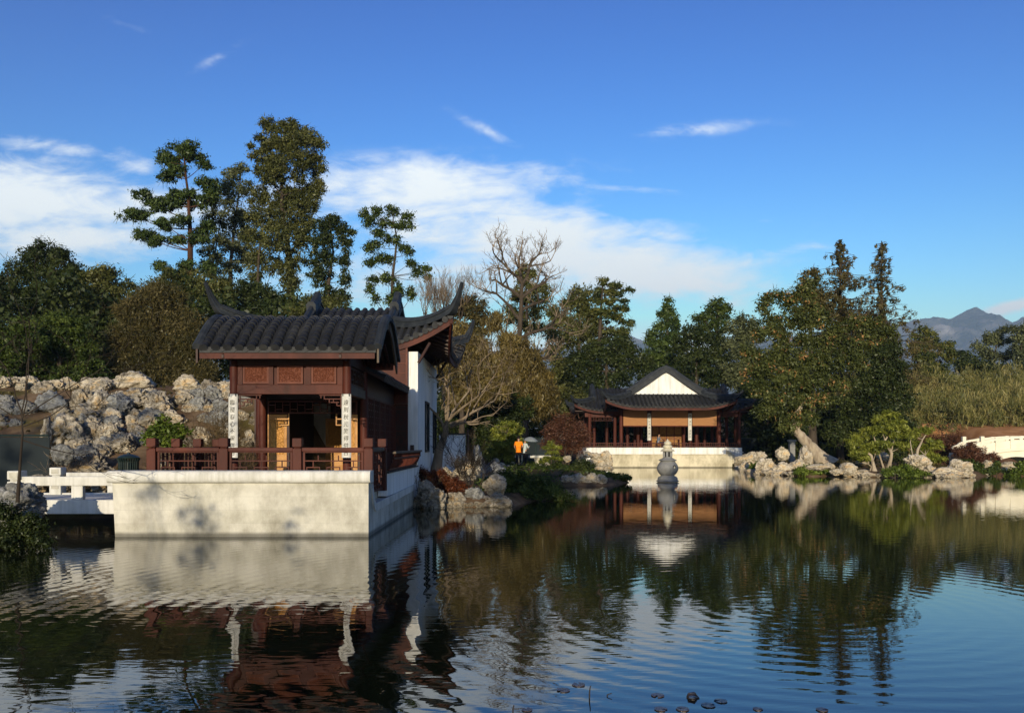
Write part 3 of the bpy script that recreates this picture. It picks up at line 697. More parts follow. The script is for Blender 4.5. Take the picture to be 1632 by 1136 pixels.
# corridor walls with lattice windows
MB().box(-6.62, -6.54, 23.06, 28.3, FL, 4.3).build('corridor_wall', M['wood_dark'], pav)
MB().box(-3.95, -3.89, 23.1, 28.3, FL, 1.7).build('corridor_dado', M['wood'], pav)
MB().box(-3.95, -3.89, 23.1, 28.3, 3.3, 4.2).build('corridor_frieze', M['wood_dark'], pav)
MB().box(-3.96, -3.94, 23.1, 28.3, 1.7, 3.3).build('corridor_glass', M['glass'], pav)
for k in range(5):
    y = 23.12+k*1.04
    o = MB(); lattice(o, (-3.90, y, 1.703), (0, 1, 0), (1, 0, 0), 1.0, 1.59, 6, 9, .05, .05, 0); o.build('lattice_window', M['wood'], pav)
# corridor roof falling to the water side
cr = MB(); cb = MB()
for i in range(19):
    y = 22.95+i*.283
    if y > 28.1: break
    for sg, xe in ((1, -3.42), (-1, -7.1)):
        pts = [(xe+(-5.25-xe)*t/6, y, 3.78+1.0*(t/6)**1.15) for t in range(7)]
        tile_column(cr, pts, None, (0, 1, 0), .1, .2); drip(cr, (xe, y+.14, 3.78), (0, 1, 0), Vector((-sg, 0, .5)), .09, .11)
cr.build('corridor_roof_tiles', M['tile'], pav, smooth=True)
cb.prism([(-3.42, 3.76), (-5.25, 4.76), (-7.1, 3.76), (-7.1, 3.68), (-5.25, 4.66), (-3.42, 3.68)], lambda a, b_: (a, 22.85, b_), lambda a, b_: (a, 28.2, b_)); cb.build('corridor_roof_base', M['wood_dark'], pav)
MB().tube([(-5.25, 22.9, 4.82), (-5.25, 28.2, 4.82)], .12, 10).build('corridor_ridge', M['tile_ridge'], pav)
# hall front wall facing the viewer, right of the corridor
MB().box(-8.3, -3.44, 28.32, 28.42, 3.35, 5.35).build('plank_wall', M['wood'], pav)
pl = MB()
for z in (3.7, 4.02, 4.34, 4.66, 4.98): pl.box(-3.86, -3.50, 28.295, 28.317, z, z+.022)
pl.box(-3.50, -3.44, 28.26, 28.317, 3.36, 5.3); pl.build('plank_moulding', M['wood_pale'], pav)
oct_ = MB(); MB().box(-3.88, -3.44, 28.34, 28.4, FL, 3.34).build('screen_backing', M['wood_dark'], pav)
lattice(oct_, (-3.88, 28.3, FL), (1, 0, 0), (0, 1, 0), .44, 2.46, 1, 1, .05, .06)
for k in range(3):
    zc = 1.4+k*.72; 
    for ring, rr in ((0, .14), (1, .10)):
        pts = [(-3.66+math.cos(R(22.5+45*i))*rr, 28.28, zc+math.sin(R(22.5+45*i))*rr*1.2) for i in range(9)]
        for i in range(8): oct_.bar(pts[i], pts[i+1], .03, .018)
    oct_.box(-3.83, -3.49, 28.27, 28.31, zc+.3, zc+.33)
    for a in range(8):
        t = R(45*a); oct_.bar((-3.66+math.cos(t)*.14, 28.29, zc+math.sin(t)*.17), (-3.66+math.cos(t)*.19, 28.29, zc+math.sin(t)*.26), .02, .015)
oct_.build('octagon_screen', M['wood'], pav)
# white gable wall of the hall, with dark framed windows
GW0, GW1 = 28.45, 35.6
wins = [(30.7, 32.0, 1.72, 3.55), (33.75, 35.0, 1.65, 3.3)]
wmb = MB()
def wallbox(y0, y1, z0, z1): wmb.box(-3.44, -3.12, y0, y1, z0, z1)
ysx = [GW0, 30.7, 32.0, 33.75, 35.0, GW1]
wallbox(ysx[0], ysx[1], FL, 5.07); wallbox(ysx[2], ysx[3], FL, 5.07); wallbox(ysx[4], ysx[5], FL, 5.07)
for (a, b_, c, d) in wins: wallbox(a, b_, FL, c); wallbox(a, b_, d, 5.07)
wmb.build('white_wall', M['white'], pav)
MB().box(-3.40, -3.09, 28.45, 35.6, .3, .855).build('wall_foot', M['white'], pav)
for (a, b_, c, d) in wins:
    fr = MB(); t = .07
    fr.box(-3.16, -3.07, a, b_, c, c+t); fr.box(-3.16, -3.07, a, b_, d-t, d); fr.box(-3.16, -3.07, a, a+t, c+t, d-t); fr.box(-3.16, -3.07, b_-t, b_, c+t, d-t)
    fo = fr.build('window_frame', M['tile_ridge'], pav)
    o = MB(); lattice(o, (-3.2, a+t, c+t), (0, 1, 0), (1, 0, 0), b_-a-2*t, d-c-2*t, 5, 7, .03, .03); o.build('window_lattice', M['wood_dark'], fo)
    MB().box(-3.30, -3.27, a+.001, b_-.001, c+.001, d-.001).build('window_pane', M['glass'], fo)
# rear and left walls of the hall so it is closed all round
MB().box(-8.4, -3.46, 35.4, 35.6, FL, 5.3).build('rear_wall', M['white'], pav)
MB().box(-8.5, -8.3, 28.32, 35.6, FL, 5.3).build('left_wall', M['wood_dark'], pav)
for x in (-8.3, -6.9):
    MB().tube([(x, 28.2, FL), (x, 28.2, 5.3)], .11, 16).build('hall_column', M['wood'], pav, smooth=True)
ow = MB(); lattice(ow, (-8.2, 28.36, FL), (1, 0, 0), (0, 1, 0), 1.5, 2.46, 6, 10, .05, .05); ow.build('hall_lattice', M['wood'], pav)
xieshan(pav, -5.76, 32.0, 3.6, 3.75, 2.1, 5.22, 7.05, 1.0, .22, .98, .5, .283, .092, False, ex=1.2, rh=.36, rw=.3, fasc=.22)
# the curled ends standing on the gable ridges
for sx in (-1, 1):
    gx_ = -5.76+sx*1.5
    pts = [(gx_, 32.0-1.0+t*.13, 6.95+.62*(t/8)**1.6) for t in range(9)]
    MB().sweep(pts, [(-.17, -.3), (-.17, .1), (-.09, .2), (.09, .2), (.17, .1), (.17, -.3)], [1-.03*t for t in range(9)], side=(1, 0, 0)).build('ridge_ornament', M['tile_ridge'], pav, smooth=True)
# brackets under the water-side corners
for y in (28.6, 35.3):
    MB().bar((-3.1, y-.15, 4.7), (-2.7, y-.3, 5.35), .06, .08).build('corner_brace', M['wood_dark'], pav)

# railings
def rail_post(mb_root, x, y, z0=FL, top=2.14, w_=.2):
    p = MB().box(x-w_/2, x+w_/2, y-w_/2, y+w_/2, z0, top-.23).box(x-w_*.38, x+w_*.38, y-w_*.38, y+w_*.38, top-.228, top-.2).box(x-w_*.52, x+w_*.52, y-w_*.52, y+w_*.52, top-.198, top)
    p.build('post', M['wood'], mb_root, bevel=.012)
rl = empty('wooden_railing', (-5.6, 19.2, FL), 'red lacquered wooden railing with lattice along the top of the near stone terrace', 'railing')
fx = [-8.04, -6.43, -4.79, -3.2]
for x in fx: rail_post(rl, x, 19.2)
for a, b_ in zip(fx[:-1], fx[1:]):
    a += .1; b_ -= .1
    MB().box(a, b_, 19.13, 19.27, 1.84, 1.93).build('top_rail', M['wood'], rl, bevel=.012)
    o = MB(); lattice(o, (a+.02, 19.2, FL+.06), (1, 0, 0), (0, 1, 0), b_-a-.04, .94, 3, 1, .045, .05, 2)
    w0 = b_-a-.04; t_ = .022
    for zz_ in (1.66, 1.60): pass
    xx0 = a+.065; xx1 = b_-.065
    o.box(xx0, xx1, 19.185, 19.215, 1.62, 1.645)
    for k in range(3):
        c = a+.02+w0*(k+.5)/3; h = w0/3*.34
        o.box(c-.011, c+.011, 19.185, 19.215, 1.5, 1.619); o.box(c-h, c+h, 19.185, 19.215, 1.475, 1.499)
        o.box(c-h, c-h+.022, 19.185, 19.215, .97, 1.474); o.box(c+h-.022, c+h, 19.185, 19.215, .97, 1.474); o.box(c-h+.023, c+h-.023, 19.187, 19.213, 1.2, 1.222)
    for k in range(1, 4):
        c = a+.02+w0*(k-.25)/3; 
        if c < xx1: o.box(c-.011, c+.011, 19.185, 19.215, 1.646, 1.754)
    o.build('lattice_panel', M['wood'], rl)
def side_rail(x, y0, y1, root):
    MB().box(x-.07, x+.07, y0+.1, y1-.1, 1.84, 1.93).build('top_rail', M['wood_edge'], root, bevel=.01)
    o = MB(); lattice(o, (x, y0+.12, FL+.04), (0, 1, 0), (1, 0, 0), y1-y0-.24, .96, 5, 7, .05, .05); o.build('lattice_panel', M['wood'], root)
side_rail(-3.2, 19.2, 21.2, rl); rail_post(rl, -3.2, 21.2)
for y0, y1 in ((19.2, 20.6), (20.6, 22.0), (22.0, 23.4)): side_rail(-8.04, y0, y1, rl); rail_post(rl, -8.04, y1)
# leaning bench rail above the water
bn = empty('bench_rail', (-3.2, 25, 1.31), 'dark red leaning bench rail on the ledge beside the white side wall, above the water', 'bench')
for y in (21.75, 28.2): MB().box(-3.34, -3.22, y-.07, y+.07, 1.31, 1.98).build('post', M['wood_dark'], bn, bevel=.01)
def lean(t): return -3.16+.16*math.sin(t*1.5), 1.33+.43*t
o = MB()
for k in range(30):
    y = 21.95+k*(28.1-21.95)/29; pts = [(lean(t/4)[0], y, lean(t/4)[1]) for t in range(5)]; o.tube(pts, .018, 5)
o.build('slats', M['wood'], bn)
o = MB()
for t in (.05, .72): o.box(lean(t)[0]-.03, lean(t)[0]+.03, 21.85, 28.15, lean(t)[1]-.025, lean(t)[1]+.025)
o.build('rail', M['wood'], bn); MB().box(lean(1)[0]-.05, lean(1)[0]+.05, 21.85, 28.15, 1.76, 1.82).build('top_rail', M['wood_edge'], bn, bevel=.01)
MB().box(-3.6, -3.2, 21.95, 28.15, 1.2, 1.25).build('seat', M['wood_dark'], bn)

# calligraphy boards
def text_mesh(txt, size, loc, mat, parent, name, face=-1):
    cu = bpy.data.curves.new(name, 'FONT'); cu.body = txt; cu.size = size; cu.align_x = 'CENTER'; cu.align_y = 'CENTER'; cu.extrude = .002; cu.space_line = 1; cu.shear = .12; cu.offset = 0
    o = bpy.data.objects.new(name, cu); COL.objects.link(o); bpy.context.view_layer.update()
    dg = bpy.context.evaluated_depsgraph_get(); me = bpy.data.meshes.new_from_object(o.evaluated_get(dg)); bpy.data.objects.remove(o)
    v_ = np.array([v.co[:] for v in me.vertices]) if len(me.vertices) else np.zeros((0, 3))
    return me
def board(x, y, z0, z1, w_, r_, chars, label, group=None, csize=.14):
    rt = empty('calligraphy_board', (x, y, z0), label, 'sign', group)
    # curved plank hugging the round column
    prof = []; k = 10; ha = math.asin(min(.99, w_/2/r_))
    for i in range(k+1):
        t = -ha+2*ha*i/k; prof.append((x+r_*math.sin(t), y-r_*math.cos(t)))
    for i in range(k+1):
        t = ha-2*ha*i/k; prof.append((x+(r_-.02)*math.sin(t), y-(r_-.02)*math.cos(t)))
    MB().prism(prof, lambda a, b_: (a, b_, z0), lambda a, b_: (a, b_, z1)).build('plank', M['coping'], rt)
    if csize < .18:
        pg = MB()
        for s_ in (-.6, .6): t = ha*s_; pg.box(x+r_*math.sin(t)-.012, x+r_*math.sin(t)+.012, y-r_*math.cos(t)-.012, y-r_*math.cos(t)+.01, z1-.05, z1+.02)
        pg.build('hanging_peg', M['ink'], rt)
    off = woff(rt); n = len(chars)
    for i, ch in enumerate(chars):
        me = text_mesh(ch, csize, None, None, None, 'character')
        if not len(me.vertices): continue
        v_ = np.empty(len(me.vertices)*3, np.float32); me.vertices.foreach_get('co', v_); v_ = v_.reshape(-1, 3)
        c = (v_.max(0)+v_.min(0))/2; v_ = v_-c
        zc = z1-.2-.171*i if csize < .18 else z1-(z1-z0)*(.08+.9*i/n)
        lx = v_[:, 0]*.95; ang = lx/r_
        w3 = np.stack([x-off.x+(r_+.004+v_[:, 2]*0+np.where(v_[:, 2] > 0, .002, -.002))*np.sin(ang), y-off.y-(r_+.004+np.where(v_[:, 2] > 0, .002, -.002))*np.cos(ang), zc-off.z+v_[:, 1]*1.1], 1)
        me.vertices.foreach_set('co', w3.astype(np.float32).ravel()); me.update(); me.materials.clear()
        link('character', me, M['ink'], rt)
board(-6.67, 20.6, 1.68, 3.2, .225, .135, '臨殘春心不重供月', 'white calligraphy board with ink characters on the left front column of the near pavilion', None, .125)
board(-3.96, 20.6, 1.68, 3.2, .225, .135, '遠到秋光笑得供白', 'white calligraphy board with ink characters on the right front column of the near pavilion', None, .125)

# ================================================================ the far pavilion
fp = empty('pavilion', (13.4, 77, 0), 'far pavilion across the pond with upswept dark roof, white gable triangle and tan blinds', 'pavilion')
YF = 74.0
def fx_(px, Y=YF): return XX(px, Y)
MB().box(fx_(975), fx_(1167), YF, 83, -1, 1.09).build('stone_platform', M['stone_far'], fp)
MB().box(fx_(975)-.03, fx_(1167)+.03, YF-.05, 83, 1.093, 1.15).build('platform_edge', M['stone_far'], fp)
MB().box(fx_(932)+.2, fx_(1157)+.2, YF+.8, 83.5, 1.153, 1.72).build('white_plinth', M['white'], fp)
MB().box(fx_(932)+.2, fx_(975)+.2, YF+.8, 83.5, .2, 1.15).build('white_plinth_foot', M['white'], fp)
MB().box(fx_(1157)+.202, fx_(1188)+.3, YF+2.2, 83.3, .3, 1.715).build('stair_block', M['white'], fp)
FZ = 1.72
colx = [990, 1035, 1100, 1146]
def fcol(px, y, top=5.0, r_=.17): 
    x = XX(px, y); MB().tube([(x, y, FZ), (x, y, top)], r_, 12).build('column', M['wood'], fp, smooth=True)
for px in colx: fcol(px, 75.4, 5.1)
for px in (940, 980, 1178): fcol(px, 76.6, 4.9, .15)
for px in (934, 947, 967, 1012, 1022, 1050, 1087, 1112, 1123, 1135, 1158, 1172): fcol(px, 81.0, 4.9, .15)
for px in (1000, 1017, 1065+25, 1110, 1143): fcol(px, 78.6, 4.9, .16)
MB().box(fx_(985, 75.4), fx_(1150, 75.4), 75.3, 75.5, 4.78, 5.1).build('front_beam', M['wood'], fp)
MB().box(fx_(932, 76.6), fx_(985, 76.6), 76.5, 76.7, 4.45, 4.8).build('wing_beam', M['wood'], fp)
MB().box(fx_(1150, 76.6), fx_(1182, 76.6), 76.5, 76.7, 4.45, 4.8).build('wing_beam', M['wood'], fp)
o = MB(); lattice(o, (fx_(942, 76.6), 76.6, 4.1), (1, 0, 0), (0, 1, 0), 2.05, .33, 9, 2, .04, .05); o.build('hanging_lattice', M['wood'], fp)
# lit inner screen wall of carved timber
MB().box(fx_(1038, 79.4), fx_(1086, 79.4), 79.4, 79.5, FZ, 4.9).build('screen_wall', M['relief_dim'], fp)
o = MB(); 
for k in range(4): o.box(fx_(1038+k*12, 79.3), fx_(1038+k*12, 79.3)+.08, 79.33, 79.38, FZ, 4.8)
for z in (2.6, 2.8, 4.1): o.box(fx_(1038, 79.3), fx_(1086, 79.3), 79.335, 79.375, z, z+.06)
o.build('screen_frame', M['wood_pale'], fp)
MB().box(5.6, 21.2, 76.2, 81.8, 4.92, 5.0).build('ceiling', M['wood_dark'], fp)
# low balustrade with bench
def balus(x0, x1, y, z0, z1, root):
    o = MB(); n = int((x1-x0)/.16)
    for i in range(n+1): o.box(x0+(x1-x0)*i/n-.02, x0+(x1-x0)*i/n+.02, y-.02, y+.02, z0, z1-.06)
    o.box(x0, x1, y-.035, y+.035, z0+.12, z0+.16); o.build('balusters', M['wood'], root)
    MB().box(x0, x1, y-.06, y+.06, z1-.058, z1).build('hand_rail', M['wood'], root)
balus(fx_(932)+.3, fx_(1157)+.1, 74.95, FZ, 2.14, fp); balus(fx_(1157)+.3, fx_(1188)+.2, 76.4, FZ, 2.14, fp)
st = MB()
for i in range(7): st.box(fx_(1158)+.1+i*.22, fx_(1158)+.32+i*.22, 75.2, 76.1, .3, FZ-.1-i*.16)
st.build('stair_steps', M['stone_far'], fp)
sr = MB(); x0 = fx_(1158)+.15
for i in range(8): sr.box(x0+i*.21, x0+i*.21+.03, 75.1, 75.13, 1.55-i*.13, 1.75-i*.06)
sr.bar((x0, 75.12, 1.75), (x0+1.6, 75.12, 1.3), .04, .05); sr.bar((x0, 75.12, 1.52), (x0+1.6, 75.12, .95), .04, .05); sr.build('stair_rail', M['coping'], fp)
for a, b_ in zip(colx[:-1], colx[1:]):
    x0, x1 = XX(a, 75.2)+.2, XX(b_, 75.2)-.2
    t = tag(MB().box(x0, x1, 75.24, 75.28, 3.62, 5.0).build('bamboo_blind', M['blind']), 'tan rolled-down bamboo blind hanging in the %s front bay of the far pavilion' % {990: 'left', 1035: 'middle', 1100: 'right'}[a], 'blind', 'bamboo blinds of the far pavilion')
    MB().tube([(x0, 75.2, 3.6), (x1, 75.2, 3.6)], .05, 8).build('roll_bar', M['wood_pale'], t)
board(XX(1035, 75.2), 75.4, 2.35, 4.72, .32, .2, '聽風待月臨水觀山', 'small white calligraphy board on the left of the two middle columns of the far pavilion', None, .19)
board(XX(1100, 75.2), 75.4, 2.35, 4.72, .32, .2, '萬竹清音一池秋色', 'small white calligraphy board on the right of the two middle columns of the far pavilion', None, .19)
xieshan(fp, 13.42, 77.0, 4.6, 5.4, 2.36, 5.18, 8.35, .66, .15, .62, .6, .37, .13, True, ex=1.3, rh=.5, rw=.42, fasc=.26, step=.35, Lc=2.9)
xieshan(fp, 13.42, 79.2, 7.75, 3.3, 1.7, 5.02, 7.15, .62, .15, .65, .55, .37, .13, False, ex=1.25, rh=.42, rw=.38, fasc=.26, step=.35, Lc=2.6)

# ================================================================ stone lantern in the pond
ln = empty('stone_lantern', (XX(1064, 45.6), 45.6, 0), 'grey stone lantern with a round drum body standing in the water before the far pavilion', 'lantern')
lx = XX(1064, 45.6)
k = 1/1368*45.6
MB().lathe((lx, 45.6, 0), [(.42, -.8), (.42, -.25), (.5, -.12), (.53, -.03), (.53, .02), (.60, .045), (.62, .06), (.6, .08), (.53, .11), (.53, .2), (.5, .26), (.42, .31), (.36, .33), (.36, .37)], 40).build('pedestal', M['lantern'], ln, smooth=True)
body = [(.36, .371)]+[(.36+.20*math.sin(math.pi*t/12)**.75, .371+.72*t/12) for t in range(1, 12)]+[(.38, 1.091), (.38, 1.12)]
MB().lathe((lx, 45.6, 0), body, 40).build('drum_body', M['lantern'], ln, smooth=True)
MB().lathe((lx, 45.6, 0), [(.38, 1.121), (.46, 1.135), (.48, 1.16), (.45, 1.19), (.38, 1.22), (.28, 1.27), (.25, 1.30)], 40).build('lower_eave', M['lantern'], ln, smooth=True)
o = MB()
o.lathe((lx, 45.6, 0), [(.23, 1.301), (.23, 1.33), (.235, 1.34)], 6)
for i in range(6):
    t = R(60*i+12); o.box(lx+.21*math.cos(t)-.05, lx+.21*math.cos(t)+.05, 45.6+.21*math.sin(t)-.05, 45.6+.21*math.sin(t)+.05, 1.341, 1.60)
o.lathe((lx, 45.6, 0), [(.25, 1.601), (.25, 1.63)], 6); o.build('light_chamber', M['lantern'], ln)
MB().lathe((lx, 45.6, 0), [(.15, 1.342), (.15, 1.60)], 12).build('dark_core', M['ink'], ln)
MB().lathe((lx, 45.6, 0), [(.25, 1.631), (.37, 1.645), (.38, 1.67), (.33, 1.70), (.24, 1.76), (.21, 1.79)], 40).build('upper_eave', M['lantern_top'], ln, smooth=True)
MB().lathe((lx, 45.6, 0), [(.2, 1.791), (.24, 1.83), (.25, 1.88), (.24, 1.93), (.18, 1.97), (.15, 1.98), (.18, 2.0), (.2, 2.05), (.19, 2.1), (.13, 2.15), (.07, 2.19), (.04, 2.24), (.01, 2.29)], 32).build('finial', M['lantern_top'], ln, smooth=True)
# round opening with a comma shape, facing forward-right
cxo, cyo = lx+.285, 45.6-.475
o = MB()
for i in range(1): 
    pts = [(math.cos(2*math.pi*j/20)*.09, math.sin(2*math.pi*j/20)*.11) for j in range(20)]
    nrm_ = Vector((.285, -.475, 0)).normalized(); ux_ = Vector((-nrm_.y, nrm_.x, 0))
    c0 = Vector((lx, 45.6, .80))+nrm_*.545
    o.prism(pts, lambda a, b_: c0+ux_*a+Vector((0, 0, b_))-nrm_*.05, lambda a, b_: c0+ux_*a+Vector((0, 0, b_))+nrm_*.012)
o.build('round_opening', M['ink'], ln)
pts = [(math.cos(t)*.05-.02, math.sin(t)*.07-.01) for t in [2*math.pi*j/16 for j in range(16)]]
MB().prism(pts, lambda a, b_: c0+ux_*a+Vector((0, 0, b_))+nrm_*.0125, lambda a, b_: c0+ux_*a+Vector((0, 0, b_))+nrm_*.03).build('comma_carving', M['lantern_top'], ln)

# ================================================================ bridges, bench, fences
bg_ = empty('stone_footbridge', (-10.3, 20.6, .4), 'low white stone footbridge with square posts joining the left bank to the near terrace', 'bridge')
MB().box(-13.5, -8.78, 19.75, 22.3, .46, .70).build('deck', M['coping'], bg_, bevel=.01)
MB().box(-13.5, -8.74, 19.5, 19.74, .42, .74).build('edge_beam', M['coping'], bg_, bevel=.015)
MB().box(-13.5, -8.74, 22.31, 22.5, .42, .74).build('edge_beam', M['coping'], bg_, bevel=.015)
for y, xs_ in ((19.6, (-9.9,)), (22.4, (-10.4, -8.95))):
    MB().box(-11.35 if y < 20 else -11.6, -8.74, y-.08, y+.08, 1.06, 1.27).build('top_rail', M['coping'], bg_, bevel=.015)
    for x in xs_: MB().box(x-.13, x+.13, y-.07, y+.07, .745, 1.058).build('baluster', M['coping'], bg_, bevel=.01)
for x, y in ((-11.3, 19.6), (-11.85, 22.4)):
    MB().box(x-.15, x+.15, y-.15, y+.15, .3, 1.16).box(x-.11, x+.11, y-.11, y+.11, 1.16, 1.2).box(x-.15, x+.15, y-.15, y+.15, 1.2, 1.4).build('end_post', M['coping'], bg_, bevel=.02)
    MB().box(x-.09, x+.09, y-.165, y-.151, 1.24, 1.36).box(x-.09, x+.09, y-.165, y-.151, .85, 1.08).build('carved_square', M['stone'], bg_, bevel=.005)
ab = empty('arched_bridge', (34.6, 57.5, 0), 'cream white arched stone bridge at the right edge of the pond', 'bridge')
BC, BH = 34.7, 3.55
def ab_top(x): return 2.26+.34*math.cos(min(1, abs(x-BC)/BH)*math.pi/2)
def arch(x):
    t = (x-33.6)/1.9; return 1.18*math.sqrt(max(0, 1-t*t)) if abs(t) < 1 else -1
def strip(x0, x1, y0, y1, ft, fb, n, name, mat, **kw):
    mb_ = MB(); X = [x0+(x1-x0)*i/n for i in range(n+1)]
    poly = [(x, ft(x)) for x in X]+[(x, fb(x)) for x in X[::-1]]
    for i in range(n):
        xa, xb = X[i], X[i+1]
        mb_.add([(xa, y0, fb(xa)), (xb, y0, fb(xb)), (xb, y1, fb(xb)), (xa, y1, fb(xa)), (xa, y0, ft(xa)), (xb, y0, ft(xb)), (xb, y1, ft(xb)), (xa, y1, ft(xa))],
                [(0, 3, 2, 1), (4, 5, 6, 7), (0, 1, 5, 4), (2, 3, 7, 6)]+([(3, 0, 4, 7)] if i == 0 else [])+([(1, 2, 6, 5)] if i == n-1 else []))
    return mb_.build(name, mat, ab, **kw)
M['bridge'] = surf('cream_plastered_stone', [(.62, .57, .44), (.74, .69, .55)], 1.2, .8, .2, 16, spec=.1)
strip(BC-BH, BC+BH, 57.1, 59.4, lambda x: ab_top(x)-.88, lambda x: max(-1, arch(x)), 70, 'span', M['bridge'])
for y0 in (57.0, 59.3):
    strip(BC-BH, BC+BH, y0-.05, y0+.25, lambda x: ab_top(x)-.80, lambda x: ab_top(x)-.98, 60, 'string_course', M['bridge'])
    strip(BC-BH, BC+BH, y0+.02, y0+.2, lambda x: ab_top(x)-.02, lambda x: ab_top(x)-.17, 60, 'hand_rail', M['bridge'])
    strip(BC-BH, BC+BH, y0+.06, y0+.16, lambda x: ab_top(x)-.27, lambda x: ab_top(x)-.803, 60, 'parapet_panel', M['bridge'])
    for i in range(8):
        x = BC-BH+.12+i*(2*BH-.24)/7
        MB().box(x-.12, x+.12, y0, y0+.22, ab_top(x)-.9, ab_top(x)+(.26 if i in (0, 7) else .0)).build('baluster_post', M['bridge'], ab, bevel=.02)
    sc = [(31.15, 1.4), (31.15, 2.2), (30.95, 2.12), (30.8, 1.98), (30.62, 1.92), (30.5, 1.86), (30.42, 1.74), (30.52, 1.64), (30.7, 1.6), (30.85, 1.45)]
    MB().prism(sc, lambda a, b_: (a, y0+.03, b_), lambda a, b_: (a, y0+.19, b_)).build('scroll_end', M['bridge'], ab, bevel=.015)
MB().box(30.3, 31.14, 57.0, 59.5, -.3, 1.42).build('abutment', M['bridge'], ab)

def stone_bench(px0, px1, Y, ztop, label):
    x0, x1 = XX(px0, Y), XX(px1, Y); g = .62
    r_ = empty('stone_bench', ((x0+x1)/2, Y, g), label, 'bench', 'white stone benches by the path')
    MB().box(x0, x1, Y-.3, Y+.3, ztop-.16, ztop).build('seat', M['coping'], r_, bevel=.02)
    for x in (x0+.35, x1-.65): MB().prism([(x, g-.3), (x+.42, g-.3), (x+.34, g+.2), (x+.40, ztop-.163), (x+.02, ztop-.163), (x+.08, g+.2)], lambda a, b_: (a, Y-.24, b_), lambda a, b_: (a, Y+.24, b_)).build('leg', M['stone_far'], r_, bevel=.01)
stone_bench(803, 840, 57, 1.30, 'white stone bench left of the two standing people, beside the yellow-green pine')
stone_bench(842, 878, 57, 1.27, 'white stone bench right of the two standing people, partly behind low shrubs')
def cloth_fence(name, x0, x1, y0, y1, zb, zt, label, n):
    r_ = empty(name, ((x0+x1)/2, (y0+y1)/2, zb), label, 'fence')
    for i in range(n):
        xa, xb = x0+(x1-x0)*i/n, x0+(x1-x0)*(i+1)/n; ya, yb = y0+(y1-y0)*i/n, y0+(y1-y0)*(i+1)/n
        MB().bar((xa, ya, (zb+zt)/2), (xb, yb, (zb+zt)/2), .03, zt-zb-.1).build('cloth_panel', M['screen'], r_)
        MB().tube([(xa, ya-.06, zb-.3), (xa, ya-.06, zt+.08)], .04, 8).build('post', M['metal'], r_)
    MB().tube([(x0, y0-.05, zt), (x1, y1-.05, zt)], .03, 6).build('top_rail', M['metal'], r_)
cloth_fence('construction_fence', -4.5, 5.0, 66, 67, .6, 2.5, 'dark cloth-covered fence behind the two standing people and the stone benches', 6)
cloth_fence('construction_fence', 19.5, 34, 84, 80, .7, 2.6, 'dark cloth-covered fence under the big oak, right of the far pavilion', 6)
cloth_fence('dark_fence', -19.5, -13.25, 23.6, 24.6, .4, 2.25, 'dark green screen fence at the left edge behind the footbridge', 4)
gw = empty('garden_wall', (-3.2, 40, .6), 'white plastered garden wall behind the leaning bare tree', 'wall')
MB().box(XX(700, 40), XX(742, 40), 40, 40.3, .3, 2.45).build('wall', M['white'], gw)
MB().box(XX(700, 40), XX(742, 40)+.05, 39.95, 40.35, 2.453, 2.52).build('wall_cap', M['tile_ridge'], gw)
MB().box(XX(742, 40)+.052, XX(742, 40)+.14, 39.95, 40.35, .3, 2.7).build('gate_post', M['wood_dark'], gw)
gp = empty('stone_pillar', (XX(1262, 66), 66, .8), 'small grey stone pillar with a flat cap behind the leaning oak trunk', 'pillar')
px_ = XX(1262, 66)
MB().box(px_-.2, px_+.2, 65.8, 66.2, .5, 2.2).build('shaft', M['lantern'], gp, bevel=.02); MB().box(px_-.28, px_+.28, 65.72, 66.28, 2.203, 2.36).build('cap', M['lantern'], gp, bevel=.03)
# litter bin
tx, ty = XX(205, 25), 25.0; tz = gz1(tx, ty)
tb = empty('litter_bin', (tx, ty, tz), 'dark green slatted litter bin with a domed lid behind the near terrace', 'bin')
o = MB(); top = 1.6
for i in range(26):
    t = 2*math.pi*i/26; o.tube([(tx+.24*math.cos(t), ty+.24*math.sin(t), tz), (tx+.27*math.cos(t), ty+.27*math.sin(t), top-.1), (tx+.31*math.cos(t), ty+.31*math.sin(t), top)], .017, 5)
o.build('slats', M['metal'], tb); MB().lathe((tx, ty, tz), [(.22, .0), (.23, top-tz-.12)], 24).build('liner', M['metal'], tb, smooth=True)
MB().lathe((tx, ty, top), [(.30, .0), (.31, .02), (.24, .07), (.12, .11), (.05, .12), (.04, .15), (.01, .16)], 24).build('lid', M['metal'], tb, smooth=True)

# ================================================================ people
def blob_mesh(name, joints, bones, mat, parent, sub=2, root=0):
    """skin-modifier body: joints {name:(pos, radius)}"""
    names = list(joints); off = woff(parent)
    me = bpy.data.meshes.new(name); me.from_pydata([tuple(Vector(joints[n][0])-off) for n in names], [(names.index(a), names.index(b_)) for a, b_ in bones], []); me.update()
    o = bpy.data.objects.new(name, me); COL.objects.link(o); o.parent = parent; me.materials.append(mat)
    m_ = o.modifiers.new('skin', 'SKIN'); m_.use_smooth_shade = True
    for i, n in enumerate(names):
        r_ = joints[n][1]; r_ = (r_, r_) if not hasattr(r_, '__len__') else r_
        me.skin_vertices[0].data[i].radius = r_; me.skin_vertices[0].data[i].use_root = (i == root)
    s_ = o.modifiers.new('sub', 'SUBSURF'); s_.levels = sub; s_.render_levels = sub
    bpy.context.view_layer.update(); dg = bpy.context.evaluated_depsgraph_get(); m2 = bpy.data.meshes.new_from_object(o.evaluated_get(dg)); o.modifiers.clear(); o.data = m2
    if not m2.materials: m2.materials.append(mat)
    return o
def flat(name, col, rough=.8): return surf(name, [[c*.85 for c in col], col], 6, rough, .3, 40, spec=.15)
M['skin'] = flat('skin', (.45, .26, .17), .55); M['hair'] = flat('dark_hair', (.015, .011, .009), .6)
